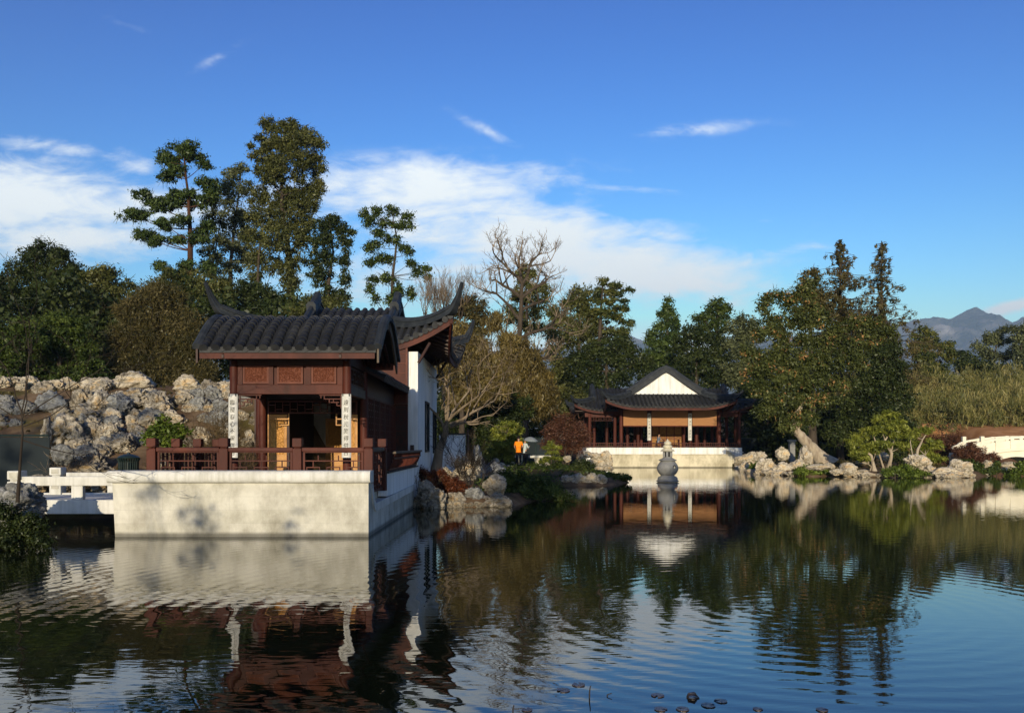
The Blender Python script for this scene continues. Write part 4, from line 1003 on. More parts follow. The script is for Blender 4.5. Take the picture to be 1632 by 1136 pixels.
def person(base, yaw, H_, label, shirt, trousers, pose='stand', arms=None, scale_w=1.0, sleeve=.5, longsleeve=False):
    """standing or sitting figure; local +y is where it faces"""
    k = H_/1.75; bx, by, bz = base; cy, sy = math.cos(yaw), math.sin(yaw)
    W = lambda x, y, z: (bx+(x*cy-y*sy)*k, by+(x*sy+y*cy)*k, bz+z*k)
    r_ = empty('person', base, label, 'person')
    J = {}
    def j(n, x, y, z, r): J[n] = (W(x, y, z), (r[0]*k, r[1]*k) if hasattr(r, '__len__') else r*k)
    sit = pose == 'sit'; dz = -.47 if sit else 0
    j('pelvis', 0, 0, .95+dz, .118*scale_w); j('waist', 0, .01, 1.10+dz, .108*scale_w); j('chest', 0, .03 if sit else .0, 1.29+dz, .118*scale_w); j('neckb', 0, .05 if sit else .0, 1.44+dz, .06)
    hf = .07 if sit else .03
    j('neck', 0, hf, 1.52+dz, .052); j('head', 0, hf+.015, 1.60+dz, (.07, .085)); j('crown', 0, hf+.005, 1.69+dz, (.072, .088))
    A_ = arms or {}
    for s_, sd_ in ((-1, 'l'), (1, 'r')):
        el = A_.get(sd_+'e', (s_*.27, -.02, 1.12)); ha = A_.get(sd_+'h', (s_*.26, .08, .88))
        j('sh'+sd_, s_*.175*scale_w, 0.0, 1.415+dz, .062); j('el'+sd_, el[0], el[1], el[2]+dz, .043); j('wr'+sd_, ha[0], ha[1], ha[2]+dz, .028)
        e_, h_ = Vector(el), Vector(ha); d_ = (h_-e_).normalized(); pm_ = h_+d_*.06; j('pa'+sd_, pm_.x, pm_.y, pm_.z+dz, (.034, .02))
        lat = d_.cross(Vector((0, 1, .2))).normalized()
        for q in range(4):
            fo_ = lat*(q-1.5)*.019; ln_ = [.075, .085, .08, .062][q]; a = pm_+fo_+d_*.04; b_ = a+d_*ln_*.5+Vector((0, .01, -.008)); c_ = b_+d_*ln_*.35+Vector((0, .02, -.02))
            j('f%s%d0' % (sd_, q), *(a+Vector((0, 0, dz))), .009); j('f%s%d1' % (sd_, q), *(b_+Vector((0, 0, dz))), .008); j('f%s%d2' % (sd_, q), *(c_+Vector((0, 0, dz))), .007)
        t0 = pm_-d_*.02+lat*.035*-s_; t1 = t0+d_*.035+lat*.025*-s_; j('t%s0' % sd_, *(t0+Vector((0, 0, dz))), .01); j('t%s1' % sd_, *(t1+Vector((0, 0, dz))), .009)
        if sit: j('hp'+sd_, s_*.1, .06, .93+dz, .085); j('kn'+sd_, s_*.12, .46, .95+dz, .058); j('an'+sd_, s_*.12, .44, .52+dz, .036); j('to'+sd_, s_*.12, .60, .49+dz, (.04, .025))
        else: j('hp'+sd_, s_*.095, 0, .88, .088); j('kn'+sd_, s_*.10, .015, .49, .057); j('an'+sd_, s_*.105, -.02, .09, .038); j('to'+sd_, s_*.12, .13, .03, (.04, .025))
    B_ = [('pelvis', 'waist'), ('waist', 'chest'), ('chest', 'neckb'), ('neckb', 'neck'), ('neck', 'head'), ('head', 'crown')]
    for d in 'lr':
        B_ += [('chest', 'sh'+d), ('sh'+d, 'el'+d), ('el'+d, 'wr'+d), ('wr'+d, 'pa'+d), ('pelvis', 'hp'+d), ('hp'+d, 'kn'+d), ('kn'+d, 'an'+d), ('an'+d, 'to'+d), ('pa'+d, 't%s0' % d), ('t%s0' % d, 't%s1' % d)]
        for q in range(4): B_ += [('pa'+d, 'f%s%d0' % (d, q)), ('f%s%d0' % (d, q), 'f%s%d1' % (d, q)), ('f%s%d1' % (d, q), 'f%s%d2' % (d, q))]
    bo = blob_mesh('body', J, B_, M['skin'], r_)
    def grow(n, kk=1.0, add=.018):
        p_, r0 = J[n]; return (p_, tuple(x*kk+add*k for x in (r0 if hasattr(r0, '__len__') else (r0, r0))))
    # shirt: torso and sleeves
    C = {n: grow(n) for n in ('pelvis', 'waist', 'chest', 'shl', 'shr')}; C['neckb'] = grow('neckb', 1, .02); C['chest'] = grow('chest', 1.12, .024); C['waist'] = grow('waist', 1.1, .022); C['pelvis'] = grow('pelvis', 1.05, .024)
    p_ = Vector(J['pelvis'][0]); C['hem'] = (tuple(p_+Vector((0, 0, (-.13 if not sit else -.02)*k))), (.155*k*scale_w, .155*k*scale_w))
    CB = [('hem', 'pelvis'), ('pelvis', 'waist'), ('waist', 'chest'), ('chest', 'neckb'), ('chest', 'shl'), ('chest', 'shr')]
    for d in 'lr':
        a, b_ = Vector(J['sh'+d][0]), Vector(J['el'+d][0]); f_ = 1.0 if longsleeve else .8
        C['sl'+d] = (tuple(a.lerp(b_, f_)), (.062*k, .062*k)); CB.append(('sh'+d, 'sl'+d))
        if longsleeve: C['cu'+d] = (tuple(Vector(J['el'+d][0]).lerp(Vector(J['wr'+d][0]), .9)), (.042*k, .042*k)); CB.append(('sl'+d, 'cu'+d))
    C = {**{'pelvis': C.pop('pelvis')}, **C}
    blob_mesh('shirt', C, CB, shirt, r_)
    T_ = {n: grow(n, 1, .015) for n in ('pelvis', 'hpl', 'hpr', 'knl', 'knr')}; T_['pelvis'] = (T_['pelvis'][0], (.105*k, .105*k))
    for d in 'lr': T_['an'+d] = grow('an'+d, 1, .022)
    blob_mesh('trousers', T_, [('pelvis', 'hpl'), ('pelvis', 'hpr'), ('hpl', 'knl'), ('hpr', 'knr'), ('knl', 'anl'), ('knr', 'anr')], trousers, r_)
    for d in 'lr':
        p0 = Vector(J['an'+d][0]); p1 = Vector(J['to'+d][0]); p0 = p0+Vector((0, 0, -.05*k))
        blob_mesh('shoe', {'a': (tuple(p0), (.045*k, .04*k)), 'b': (tuple(p1+(p1-p0)*.15+Vector((0, 0, .01))), (.048*k, .032*k))}, [('a', 'b')], M['hair'], r_, 2)
    hc = Vector(W(0, hf-.012, 1.685+dz)); hm = MB(); 
    for i in range(9):
        for q in range(18):
            th = math.pi*.62*i/8; ph = 2*math.pi*q/18; fr = .55 if math.sin(ph) > .35 else 1.0
            th *= fr; x = .092*math.sin(th)*math.cos(ph); y = .108*math.sin(th)*math.sin(ph); z = .108*math.cos(th)
            hm.v.append(tuple(hc+Vector(((x*cy-y*sy)*k, (x*sy+y*cy)*k, z*k))))
    for i in range(8):
        for q in range(18): hm.f.append([i*18+q, i*18+(q+1) % 18, (i+1)*18+(q+1) % 18, (i+1)*18+q])
    hm.build('hair', M['hair'], r_, smooth=True)
    fm = MB()   # eyes, nose and mouth
    for s_ in (-1, 1):
        c = Vector((s_*.032, hf+.10, 1.655+dz)); fm.tube([W(c.x-.012, c.y-.008, c.z), W(c.x+.012, c.y-.008, c.z)], .007*k, 6)
        fm.tube([W(s_*.076, hf, 1.65+dz), W(s_*.086, hf-.015, 1.62+dz)], [.02*k, .012*k], 6)
    fm.tube([W(0, hf+.092, 1.65+dz), W(0, hf+.118, 1.615+dz)], [.008*k, .014*k], 6); fm.tube([W(-.02, hf+.098, 1.575+dz), W(.02, hf+.098, 1.575+dz)], .006*k, 6)
    fm.build('face_features', M['skin'], r_)
    return r_, W
YP = 54.0
person((XX(826.5, YP), YP, ZZ(740.5, YP)), R(-8), 1.74, 'person in a bright orange shirt and black trousers seen from behind by the stone benches', flat('orange_cotton', (.85, .23, .01)), flat('black_trousers', (.012, .011, .012)),
       arms={'le': (-.27, -.03, 1.13), 'lh': (-.2, .14, .98), 're': (.27, .0, 1.14), 'rh': (.2, .2, 1.1)}, scale_w=1.15)
r2, W2 = person((XX(836.5, YP), YP+.25, ZZ(740.5, YP)), R(-40), 1.60, 'person in a pale top and black trousers holding a grey umbrella beside the orange shirt', flat('pale_grey_knit', (.45, .5, .48)), flat('black_leggings', (.012, .012, .016)),
       arms={'le': (-.22, .02, 1.15), 'lh': (-.05, .24, 1.12), 're': (.24, .08, 1.16), 'rh': (.15, .3, 1.25)}, scale_w=.92, longsleeve=True)
um = empty('umbrella', W2(.15, .33, 1.3), 'open grey umbrella held tilted over the person in the pale top', 'umbrella')
h0 = Vector(W2(.15, .36, 1.15)); h1 = Vector(W2(.30, .30, 1.92))
MB().tube([h0, h1], .012, 8).build('shaft', M['metal'], um)
ax = (h1-h0).normalized(); ua = ax.orthogonal().normalized(); ub = ax.cross(ua); cn = MB(); nr, ns = 6, 32
for i in range(nr+1):
    t = i/nr
    for q in range(ns):
        ph = 2*math.pi*q/ns; sc_ = 1-.06*abs(math.sin(4*ph))*t
        p_ = h1+(ua*math.cos(ph)+ub*math.sin(ph))*.48*t*sc_-ax*(.22*t**1.9); cn.v.append(tuple(p_))
for i in range(nr):
    for q in range(ns): cn.f.append([i*ns+q, i*ns+(q+1) % ns, (i+1)*ns+(q+1) % ns, (i+1)*ns+q])
cn.build('canopy', flat('grey_umbrella_cloth', (.2, .22, .22)), um, smooth=True)
rb = MB()
for q in range(8):
    ph = 2*math.pi*q/8; pt = lambda t: h1+(ua*math.cos(ph)+ub*math.sin(ph))*.475*t-ax*(.22*t**1.9+.008); rb.tube([pt(0), pt(.35), pt(.7), pt(1)], .004, 4)
rb.build('ribs', M['metal'], um)
person((XX(1049, 76.2), 76.2, FZ), R(-75), 1.68, 'seated person in a blue-grey shirt reading behind the balustrade of the far pavilion', flat('blue_grey_shirt', (.12, .15, .2)), flat('dark_blue_trousers', (.02, .025, .04)), 'sit',
       arms={'le': (-.22, .2, 1.18), 'lh': (-.08, .36, 1.15), 're': (.22, .2, 1.18), 'rh': (.08, .36, 1.15)}, longsleeve=False)
sb = empty('wooden_bench', (XX(1049, 76.3), 76.3, FZ), 'low red wooden bench carrying the seated person in the far pavilion', 'bench')
MB().box(XX(1049, 76.3)-.9, XX(1049, 76.3)+.5, 76.0, 76.5, FZ+.33, FZ+.38).build('seat', M['wood'], sb)
for dx in (-.8, .35): MB().box(XX(1049, 76.3)+dx, XX(1049, 76.3)+dx+.08, 76.05, 76.45, FZ, FZ+.33).build('leg', M['wood'], sb)
tbl = empty('wooden_table', (XX(1060, 76.6), 76.6, FZ), 'orange-brown wooden table in front of the seated reader in the far pavilion', 'table')
MB().box(XX(1056, 76.6), XX(1084, 76.6), 76.3, 77.1, FZ+.70, FZ+.76).build('table_top', M['wood_pale'], tbl)
for dx in (1058, 1082): MB().box(XX(dx, 76.6)-.04, XX(dx, 76.6)+.04, 76.4, 77.0, FZ, FZ+.70).build('leg', M['wood_pale'], tbl)
# ================================================================ rocks
def rock_mesh(seed, pits=.5, sub=5, flat_=1.0):
    import bmesh
    bm = bmesh.new(); bmesh.ops.create_icosphere(bm, subdivisions=sub, radius=1); r_ = random.Random(seed); o = Vector((r_.uniform(0, 50), r_.uniform(0, 50), seed*3.1))
    cuts = [Vector((r_.gauss(0, 1), r_.gauss(0, 1), r_.gauss(0, .8))).normalized() for _ in range(9)]; cd = [r_.uniform(.62, .95) for _ in cuts]
    for v_ in bm.verts:
        p = v_.co.copy(); n = p.normalized(); d = 1.0
        for c, h in zip(cuts, cd):
            t = n.dot(c)
            if t*d > h: d = d*(1-.85)+(h/t)*.85
        d += .26*mnoise.noise(n*1.5+o)
        rg = 1-abs(mnoise.noise(n*2.9+o*1.3))*2.2; d += .20*(rg-.45)
        rg = 1-abs(mnoise.noise(n*6.5-o*1.1))*2.2; d += .10*(rg-.45)
        d += .05*mnoise.fractal(n*9+o, .8, 2, 4)
        pt = mnoise.noise(n*3.8-o)
        if pt > .12: d -= pits*min(.5, (pt-.12))*1.1
        v_.co = n*d
    me = bpy.data.meshes.new('rock'); bm.to_mesh(me); bm.free()
    me.polygons.foreach_set('use_smooth', np.ones(len(me.polygons), bool)); return me
RM = [rock_mesh(i+1, [.9, .6, .9, .3, 1.1, .5, .8, .3, .7, 1.0][i], 5 if i < 5 else 4) for i in range(10)]
RMAT = {}
def rock(px, py, wpx, hpx, Y, label, mat='rock', group=None, sink=.25, var=None, dep=1.0, cat='rock'):
    """px,py centre of the visible rock; size from its width and height there"""
    i = rnd.randrange(10) if var is None else var
    key = (i, mat)
    if key not in RMAT:
        me = RM[i].copy(); me.materials.append(M[mat]); RMAT[key] = me
    o = bpy.data.objects.new('rock', RMAT[key]); COL.objects.link(o)
    sx = wpx/2/F*Y*1.08; sz = hpx/2/F*Y*1.12; x, y, z = P(px, py, Y)
    o.location = (x, y, z-sz*sink*.5); sc_ = (sx, max(sx, sz)*.8*dep, sz*(1+sink*.5)); o.scale = sc_
    o.rotation_euler = (rnd.uniform(-.15, .15), rnd.uniform(-.15, .15), rnd.choice([0, math.pi])+rnd.uniform(-.4, .4))
    return tag(o, label, cat, group)
def yhill(px, py):
    """depth at which the ray through a pixel meets the ground"""
    Y = 20.0
    while Y < 60:
        x, y, z = P(px, py, Y)
        if gz1(x, y) >= z: return Y
        Y += .25
    return 36
big = [  # prominent rocks of the rockery: px, py, w, h, mat, label
 (215, 607, 66, 28, 'rock_pale', 'large cream rock forming the highest point of the rockery'),
 (160, 612, 52, 20, 'rock_pale', 'long flat cream slab just left of the rockery top'),
 (297, 612, 46, 24, 'rock_pale', 'rounded cream rock on the rockery crest behind the bare shrub'),
 (103, 686, 60, 44, 'rock_pale', 'broad ochre and cream rock overhanging above the footbridge'),
 (76, 692, 22, 44, 'rock', 'tall pale rock with a rounded foot left of the ochre overhanging rock'),
 (100, 660, 34, 20, 'rock', 'knobbly grey-white rock balanced above the ochre overhanging rock'),
 (218, 634, 50, 30, 'rock_pale', 'orange-tinted cream rock under the rockery top'),
 (252, 640, 40, 34, 'rock', 'pitted pale rock with a dark hollow at the right of the rockery'),
 (160, 645, 44, 38, 'rock', 'tall furrowed pale rock in the middle of the rockery'),
 (130, 640, 34, 36, 'rock', 'grey pitted rock with a hole left of the furrowed rock'),
 (138, 662, 46, 16, 'rock', 'flat grey slab bridging the hollow of the rockery'),
 (148, 676, 26, 24, 'rock_pale', 'sunlit yellow block under the flat grey slab'),
 (190, 646, 44, 30, 'rock_grey', 'dark grey jagged rock in the centre of the rockery'),
 (196, 706, 40, 30, 'rock', 'grey rock with a pointed foot low in the rockery above the bin'),
 (150, 738, 40, 34, 'rock', 'low tan rock beside the twigs behind the footbridge'),
 (140, 722, 36, 24, 'rock_grey', 'smooth grey rock above the low tan rock behind the footbridge'),
 (236, 668, 26, 20, 'rock_pale', 'small cream rock left of the bright green bush'),
 (84, 640, 46, 30, 'rock_grey', 'long blue-grey slab leaning on the slope above the footbridge')]
for (px, py, w_, h_, mt_, lb) in big: rock(px, py, w_, h_, yhill(px, py+h_*.3)-.3, lb, mt_)
g1 = 'rocks along the top edge of the rockery'
for k in range(12):
    px = 4+k*14.5+rnd.uniform(-3, 3); py = 617+rnd.uniform(-7, 4)-(.0 if k > 3 else 4)
    rock(px, py, rnd.uniform(18, 32), rnd.uniform(12, 20), yhill(px, py+6), 'cream or tan rock in the sunlit row topping the slope at the left', rnd.choice(['rock_pale', 'rock_pale', 'rock']), g1)
g2 = 'rocks packed in the shaded rockery'
for k in range(84):
    px = rnd.uniform(118, 262); t = rnd.random(); py = 628+t*92+max(0, (200-px))*.12
    if px > 230 and py > 665: continue
    w_ = rnd.uniform(16, 38); rock(px, py, w_, w_*rnd.uniform(.55, .9), yhill(px, py+w_*.2)+rnd.uniform(-.2, .3), 'grey or tan pitted rock packed among many in the shaded middle of the rockery', rnd.choice(['rock', 'rock', 'rock_pale', 'rock_pale', 'rock_grey']), g2)
g3 = 'rocks on the slope behind the bare shrub'
for k in range(44):
    px = rnd.uniform(262, 415); py = rnd.uniform(618, 720); w_ = rnd.uniform(16, 38)
    rock(px, py, w_, w_*rnd.uniform(.5, .85), yhill(px, py+w_*.2)+.1, 'tan rock on the slope seen through the bare shrub left of the near pavilion', rnd.choice(['rock', 'rock_pale', 'rock_grey']), g3)
g4 = 'rocks on the slope under the bare tree'
for k in range(16):
    px = rnd.uniform(-20, 70); py = rnd.uniform(635, 685); w_ = rnd.uniform(14, 34)
    rock(px, py, w_, w_*rnd.uniform(.4, .8), yhill(px, py+w_*.2), 'rock on the dark slope at the left edge behind bare branches', rnd.choice(['rock', 'rock_grey']), g4)
rock(24, 800, 90, 54, 17.4, 'large blue-grey rock at the left edge in front of the footbridge', 'rock_grey', var=2)
rock(100, 722, 34, 26, 23.4, 'square rough grey rock standing behind the footbridge post', 'rock_grey', var=5)
rock(265, 742, 50, 16, 25.5, 'low flat pale rock between the bin and the railing', 'rock')
for px, py, w_ in ((150, 752, 60), (115, 770, 50), (165, 775, 40), (60, 770, 44)): rock(px, py, w_, w_*.5, 24.3, 'dim rock on the bank under the rails of the footbridge', 'rock', 'rocks under the footbridge rails')
# shore beside the near pavilion
rock(686, 792, 46, 40, 27.0, 'big grey furrowed rock at the water beside the terrace end', 'rock', var=1)
rock(666, 800, 22, 20, 27.2, 'small pale rock between the terrace end and the big grey rock', 'rock')
rock(724, 797, 36, 24, 27.6, 'low rock with pale streaks right of the big grey rock at the water', 'rock', var=4)
rock(757, 790, 34, 28, 28.0, 'dark hollowed rock over the water under the bare shrubs', 'rock_grey', var=0)
rock(790, 772, 34, 26, 28.2, 'smooth pale egg-shaped rock perched on the shore rocks', 'rock_pale', var=3)
rock(795, 797, 42, 20, 27.6, 'flat pale rock at the water below the egg-shaped rock', 'rock', var=7)
rock(775, 800, 22, 20, 28.0, 'narrow rock wedged left of the flat pale shore rock', 'rock')
rock(760, 742, 26, 50, 34, 'tall dark upright garden rock behind the bare shrubs', 'rock_grey', var=8)
rock(745, 752, 40, 26, 33, 'pale rock with sunlit edge behind the bare shrubs', 'rock_pale')
rock(712, 755, 26, 16, 32, 'low sunlit cream rock behind the rust-coloured bush', 'rock_pale')
rock(736, 738, 22, 18, 36, 'cream rock in the sun left of the tall dark rock', 'rock_pale')
rock(782, 752, 44, 28, 37, 'broad smooth grey rock behind the green shore bush', 'rock_grey', var=7)
# shore rocks by the point in front of the far pavilion
for px, py, w_, h_, lb in ((903, 765, 22, 14, 'leftmost white rock at the water on the point'), (922, 764, 28, 16, 'rounded white rock, widest at the water on the point'), (943, 763, 22, 15, 'grey-white rock right of the rounded white rock on the point'), (958, 764, 18, 14, 'pitted white rock at the right end of the row on the point'), (885, 768, 30, 6, 'flat sunlit rock shelf at the water left of the point')):
    rock(px, py, w_, h_, 41.8, lb, 'rock_pale')
for px, py, w_, h_ in ((936, 724, 22, 9), (950, 728, 16, 12), (965, 727, 18, 16), (970, 736, 14, 14), (958, 738, 18, 12), (944, 736, 16, 10), (968, 745, 18, 8), (955, 747, 16, 8), (925, 727, 14, 8)):
    rock(px, py, w_, h_, 66 if py < 740 else 58, 'cream rock stacked at the left foot of the far pavilion platform', 'rock_pale', 'rocks at the left foot of the far platform')
for px, py in ((800, 742), (812, 745), (850, 748), (862, 745), (873, 742), (790, 735), (905, 730)): rock(px, py, 12, 8, 52, 'small pale stone by the path around the stone benches', 'rock_pale', 'small stones by the benches')
# right shore
rs = [(1180, 733, 22, 12, 66, None), (1195, 730, 26, 16, 66, None), (1186, 744, 16, 14, 64, None), (1222, 742, 32, 22, 57, 'wide cream rock at the water left of the first shore shrub'), (1248, 746, 28, 16, 56, None), (1212, 728, 20, 16, 60, None),
      (1247, 722, 20, 18, 62, 'brown pointed rock under the small grey pillar'), (1284, 728, 22, 28, 57, 'upright ochre rock against the leaning oak trunk'), (1270, 741, 22, 14, 56, None), (1352, 747, 26, 18, 53, 'cream rock with dark cracks right of the first shore shrub'), (1335, 751, 20, 8, 53, None),
      (1372, 752, 22, 7, 53, None), (1300, 744, 40, 8, 54, None), (1374, 737, 20, 6, 56, None), (1408, 727, 16, 10, 60, None), (1460, 735, 36, 20, 52.5, 'large square white and grey rock beneath the pruned pines'), (1478, 739, 14, 12, 52.5, None),
      (1506, 752, 46, 15, 51.5, 'long cream rock with dark cracks low at the water'), (1530, 745, 34, 22, 52, 'pinkish cream ledge rock right of the long cream rock'), (1482, 747, 18, 10, 52, None), (1526, 728, 24, 12, 58, 'pale rock in front of the red-brown shrub'),
      (1573, 739, 16, 10, 56, None), (1608, 741, 26, 9, 56.5, 'flat white rock below the bridge arch'), (1600, 748, 14, 5, 56, None), (1322, 742, 16, 9, 56, None), (1190, 752, 16, 8, 62, None)]
for (px, py, w_, h_, Y, lb) in rs: rock(px, py, w_, h_, Y, lb or 'small cream rock among the others along the right shore', 'rock_pale', None if lb else 'small rocks along the right shore')

nr0 = np.random.RandomState(77)
for k in range(34):
    px = 1176+k*11.2+nr0.uniform(-4, 4)
    if 1270 < px < 1322 or 1408 < px < 1476: continue
    Y = 47.0
    while Y < 75 and pond_sd(np.array([XX(px, Y)]), np.array([Y]))[0] < .1: Y += .15
    w_ = nr0.uniform(12, 26); rock(px, HY+HC*F/Y-3.5, w_, w_*nr0.uniform(.3, .5), Y, 'small cream rock among the others along the right shore', 'rock_pale', 'small rocks along the right shore')
for k in range(26):
    px = 664+k*9.6+nr0.uniform(-3, 3)
    if 815 < px < 905: continue
    Y = 26.9
    while Y < 46 and pond_sd(np.array([XX(px, Y)]), np.array([Y]))[0] < .08: Y += .12
    w_ = nr0.uniform(12, 24); rock(px, HY+HC*F/Y-4, w_, w_*nr0.uniform(.4, .6), Y, 'small grey shore rock between the larger ones at the foot of the bank', 'rock', 'small grey shore rocks')

# ================================================================ foliage
def leafquads(nr, C, rad, n_per, size, flat_=.8, asp=.55, bias=.95, up=.3, elong=1.0, shell=.45, vert=0.0):
    """C (K,3) clump centres, rad (K,) radii -> quads and per-face tint"""
    K = len(C); idx = np.repeat(np.arange(K), n_per); n = len(idx)
    d = nr.normal(size=(n, 3)); d /= np.linalg.norm(d, axis=1)[:, None]+1e-9
    r_ = (shell+(1-shell)*nr.rand(n)**.7)*(1+.32*nr.normal(size=n)); pos = C[idx]+d*(rad[idx]*r_)[:, None]*np.array([1, 1, flat_])
    nrm = d*bias+nr.normal(size=(n, 3))*.5+np.array([0, 0, up]); nrm /= np.linalg.norm(nrm, axis=1)[:, None]+1e-9
    t = np.cross(nrm, nr.normal(size=(n, 3)))
    if vert: nrm = nrm*np.array([1, 1, .15]); nrm /= np.linalg.norm(nrm, axis=1)[:, None]+1e-9; t = np.array([0, 0, 1.0])+nr.normal(size=(n, 3))*(1-vert)*1.2; t -= nrm*(t*nrm).sum(1)[:, None]
    t /= np.linalg.norm(t, axis=1)[:, None]+1e-9; b_ = np.cross(nrm, t)
    s_ = size*(.4+1.2*nr.rand(n)**1.3)[:, None]; a = t*s_*.5*elong; c = b_*s_*asp*.5
    v_ = np.stack([pos-a, pos-c*1.0+a*.15, pos+a, pos+c+a*.15], 1).reshape(-1, 3)
    tint = np.clip(.5+.2*nr.normal(size=K)[idx]+.17*nr.normal(size=n), 0, 1)
    return v_, tint
def mk_leaves(name, v_, tint, mat, parent):
    n = len(v_)//4; off = woff(parent); me = npmesh(name, v_, np.arange(n*4).reshape(n, 4), off)
    at = me.attributes.new('tint', 'FLOAT', 'FACE'); at.data.foreach_set('value', tint.astype(np.float32)); return link(name, me, mat, parent)
def limb(mb, p0, p1, r0, r1, sag=.1, n=6, sides=6, jit=.04):
    p0, p1 = Vector(p0), Vector(p1); L_ = (p1-p0).length; pts = []
    j = Vector((rnd.gauss(0, 1), rnd.gauss(0, 1), rnd.gauss(0, .5)))*L_*jit
    for i in range(n+1):
        t = i/n; p = p0.lerp(p1, t)+j*math.sin(math.pi*t)+Vector((0, 0, -1))*L_*sag*math.sin(math.pi*t)
        pts.append(p)
    mb.tube(pts, [r0+(r1-r0)*(i/n) for i in range(n+1)], sides, cap=False)
def tree(name, label, Y, trunk, r0, blobs, mat, leaf_px=2.3, dens=2.0, clump_px=9, flat_=.8, bark='bark', depth=1.0, group=None, limbs=True, cat='tree', fill=1.0, elong=1.0, asp=.55, sprays=7, seed=None, trunks=None, up=.3, jitter=.45, vert=0.0):
    """trunk: [(px,py)...] from the base up; blobs: [(px,py,rx,ry)] ellipsoids of the crown, given real depth"""
    sd_ = seed if seed is not None else abs(hash_(label)) % 100000; nr = np.random.RandomState(sd_); clump_px *= 1.15; dens *= .72; leaf_px *= 1.08
    ss = F/Y; size = leaf_px*1.594/ss     # 1.594 photo pixels per render pixel
    bx, bz = trunk[0]; x0 = XX(bx, Y); base = (x0, Y, gz1(x0, Y))
    root = empty(name, base, label, cat, group)
    tr = MB()
    def trk(tp, rr):
        pts = [Vector(P(a, b_, Y)) for a, b_ in tp]; pts[0].z = min(pts[0].z, gz1(pts[0].x, Y)-.1)
        for i in range(1, len(pts)-1): pts[i].y += nr.normal()*.2
        fine = []
        for i in range(len(pts)-1):
            for k in range(4): fine.append(pts[i].lerp(pts[i+1], k/4)+Vector((nr.normal(), nr.normal(), 0))*rr*.06)
        fine.append(pts[-1]); m_ = len(fine); tr.tube(fine, [rr*(1+.5*math.exp(-i*.9))*(1-.85*(i/(m_-1))**.75) for i in range(m_)], 10); return fine
    axes = [trk(trunk, r0)]+[trk(t_, r_) for t_, r_ in (trunks or [])]
    allax = [p for a in axes for p in a]
    CC, RR = [], []
    for (px, py, rx, ry) in blobs:
        rx *= BLOB; ry *= BLOB; cw = np.array(P(px, py, Y)); a, c = rx/ss, ry/ss; b_ = a*.85*depth; cw[1] += nr.uniform(-1, 1)*a*jitter*depth
        cr = clump_px/ss; K = max(3, int(fill*3.2*(rx*ry)/(clump_px**2))+2)
        d = nr.normal(size=(K, 3)); d /= np.linalg.norm(d, axis=1)[:, None]; rr = nr.rand(K)**.45
        pc = cw+d*rr[:, None]*np.array([max(.1, a-cr*.3), max(.1, b_-cr*.4), max(.05, c-cr*.3)]); CC.append(pc); RR.append(cr*(.65+.7*nr.rand(K)))
        if limbs:
            cv = Vector(cw); below = [p for p in allax if p.z <= cv.z+.2] or allax[:3]; s_ = min(below, key=lambda p: (p-cv).length+.6*max(0, p.z-cv.z+a))
            i_ = allax.index(s_); lr = max(.03, r0*.2*(1-.6*i_/len(allax))); limb(tr, s_, cv, lr, lr*.35, sag=.06)
            for q in range(min(K, 5)): limb(tr, cv, pc[q], lr*.35, lr*.1, sag=0, n=3, sides=4)
    C = np.concatenate(CC); Rr = np.concatenate(RR)
    area = math.pi*clump_px**2/1.594**2; n_per = max(8, int(dens*area/(leaf_px**2*.3)))
    v_, tint = leafquads(nr, C, Rr, n_per, size, flat_, asp=asp, elong=elong, up=up, vert=vert)
    if sprays:
        v2, t2 = sprayquads(nr, C, Rr, sprays, size); v_ = np.concatenate([v_, v2]); tint = np.concatenate([tint, t2])
    mk_leaves('crown', v_, tint, M[mat] if isinstance(mat, str) else mat, root)
    tr.build('trunk', M[bark], root, smooth=True)
    return root
BLOB = 1.12
def hash_(s_):
    h = 7
    for c in s_: h = (h*131+ord(c)) % 1000003
    return h
def sprayquads(nr, C, rad, n_per, size):
    idx = np.repeat(np.arange(len(C)), n_per); n = len(idx); d = nr.normal(size=(n, 3)); d /= np.linalg.norm(d, axis=1)[:, None]
    st = C[idx]+d*(rad[idx]*.7)[:, None]; en = st+d*(rad[idx]*(.5+.7*nr.rand(n)))[:, None]+np.array([0, 0, -.15])*rad[idx][:, None]
    w_ = np.cross(d, nr.normal(size=(n, 3))); w_ /= np.linalg.norm(w_, axis=1)[:, None]; w_ = w_*size*.13
    return np.stack([st-w_, st+w_, en+w_*.3, en-w_*.3], 1).reshape(-1, 3), np.clip(.4+.2*nr.normal(size=n), 0, 1)
def cv(lst, s_, ox, oy): return [(a/s_+ox, b_/s_+oy, c/s_, d/s_) for a, b_, c, d in lst]
def ct(lst, s_, ox, oy): return [(a/s_+ox, b_/s_+oy) for a, b_ in lst]
BANK = [(-3.3, -6, 6.3, 11.2, 1.9, 'left evergreen of three close together on the bank behind the viewer', 120, 1),
        (.1, -6.5, 6.0, 11.6, 2.0, 'middle evergreen of three close together on the bank behind the viewer', 120, 2),
        (3.5, -6.5, 6.0, 12.0, 2.0, 'right evergreen of three close together on the bank behind the viewer', 120, 3),
        (-9.6, -6, 3.4, 6.4, 3.4, 'sparse low young tree on the bank behind the viewer', 13, 5, 'olive', 20, -14.5),
        (-19.5, -7, 6.5, 12.5, 4.5, 'broad thin-crowned tree far left on the bank behind the viewer', 50, 4, 'olive', 45)]
s2, o2 = 2.331, (0, 170)
def L2(l): return cv(l, s2, 0, 170)
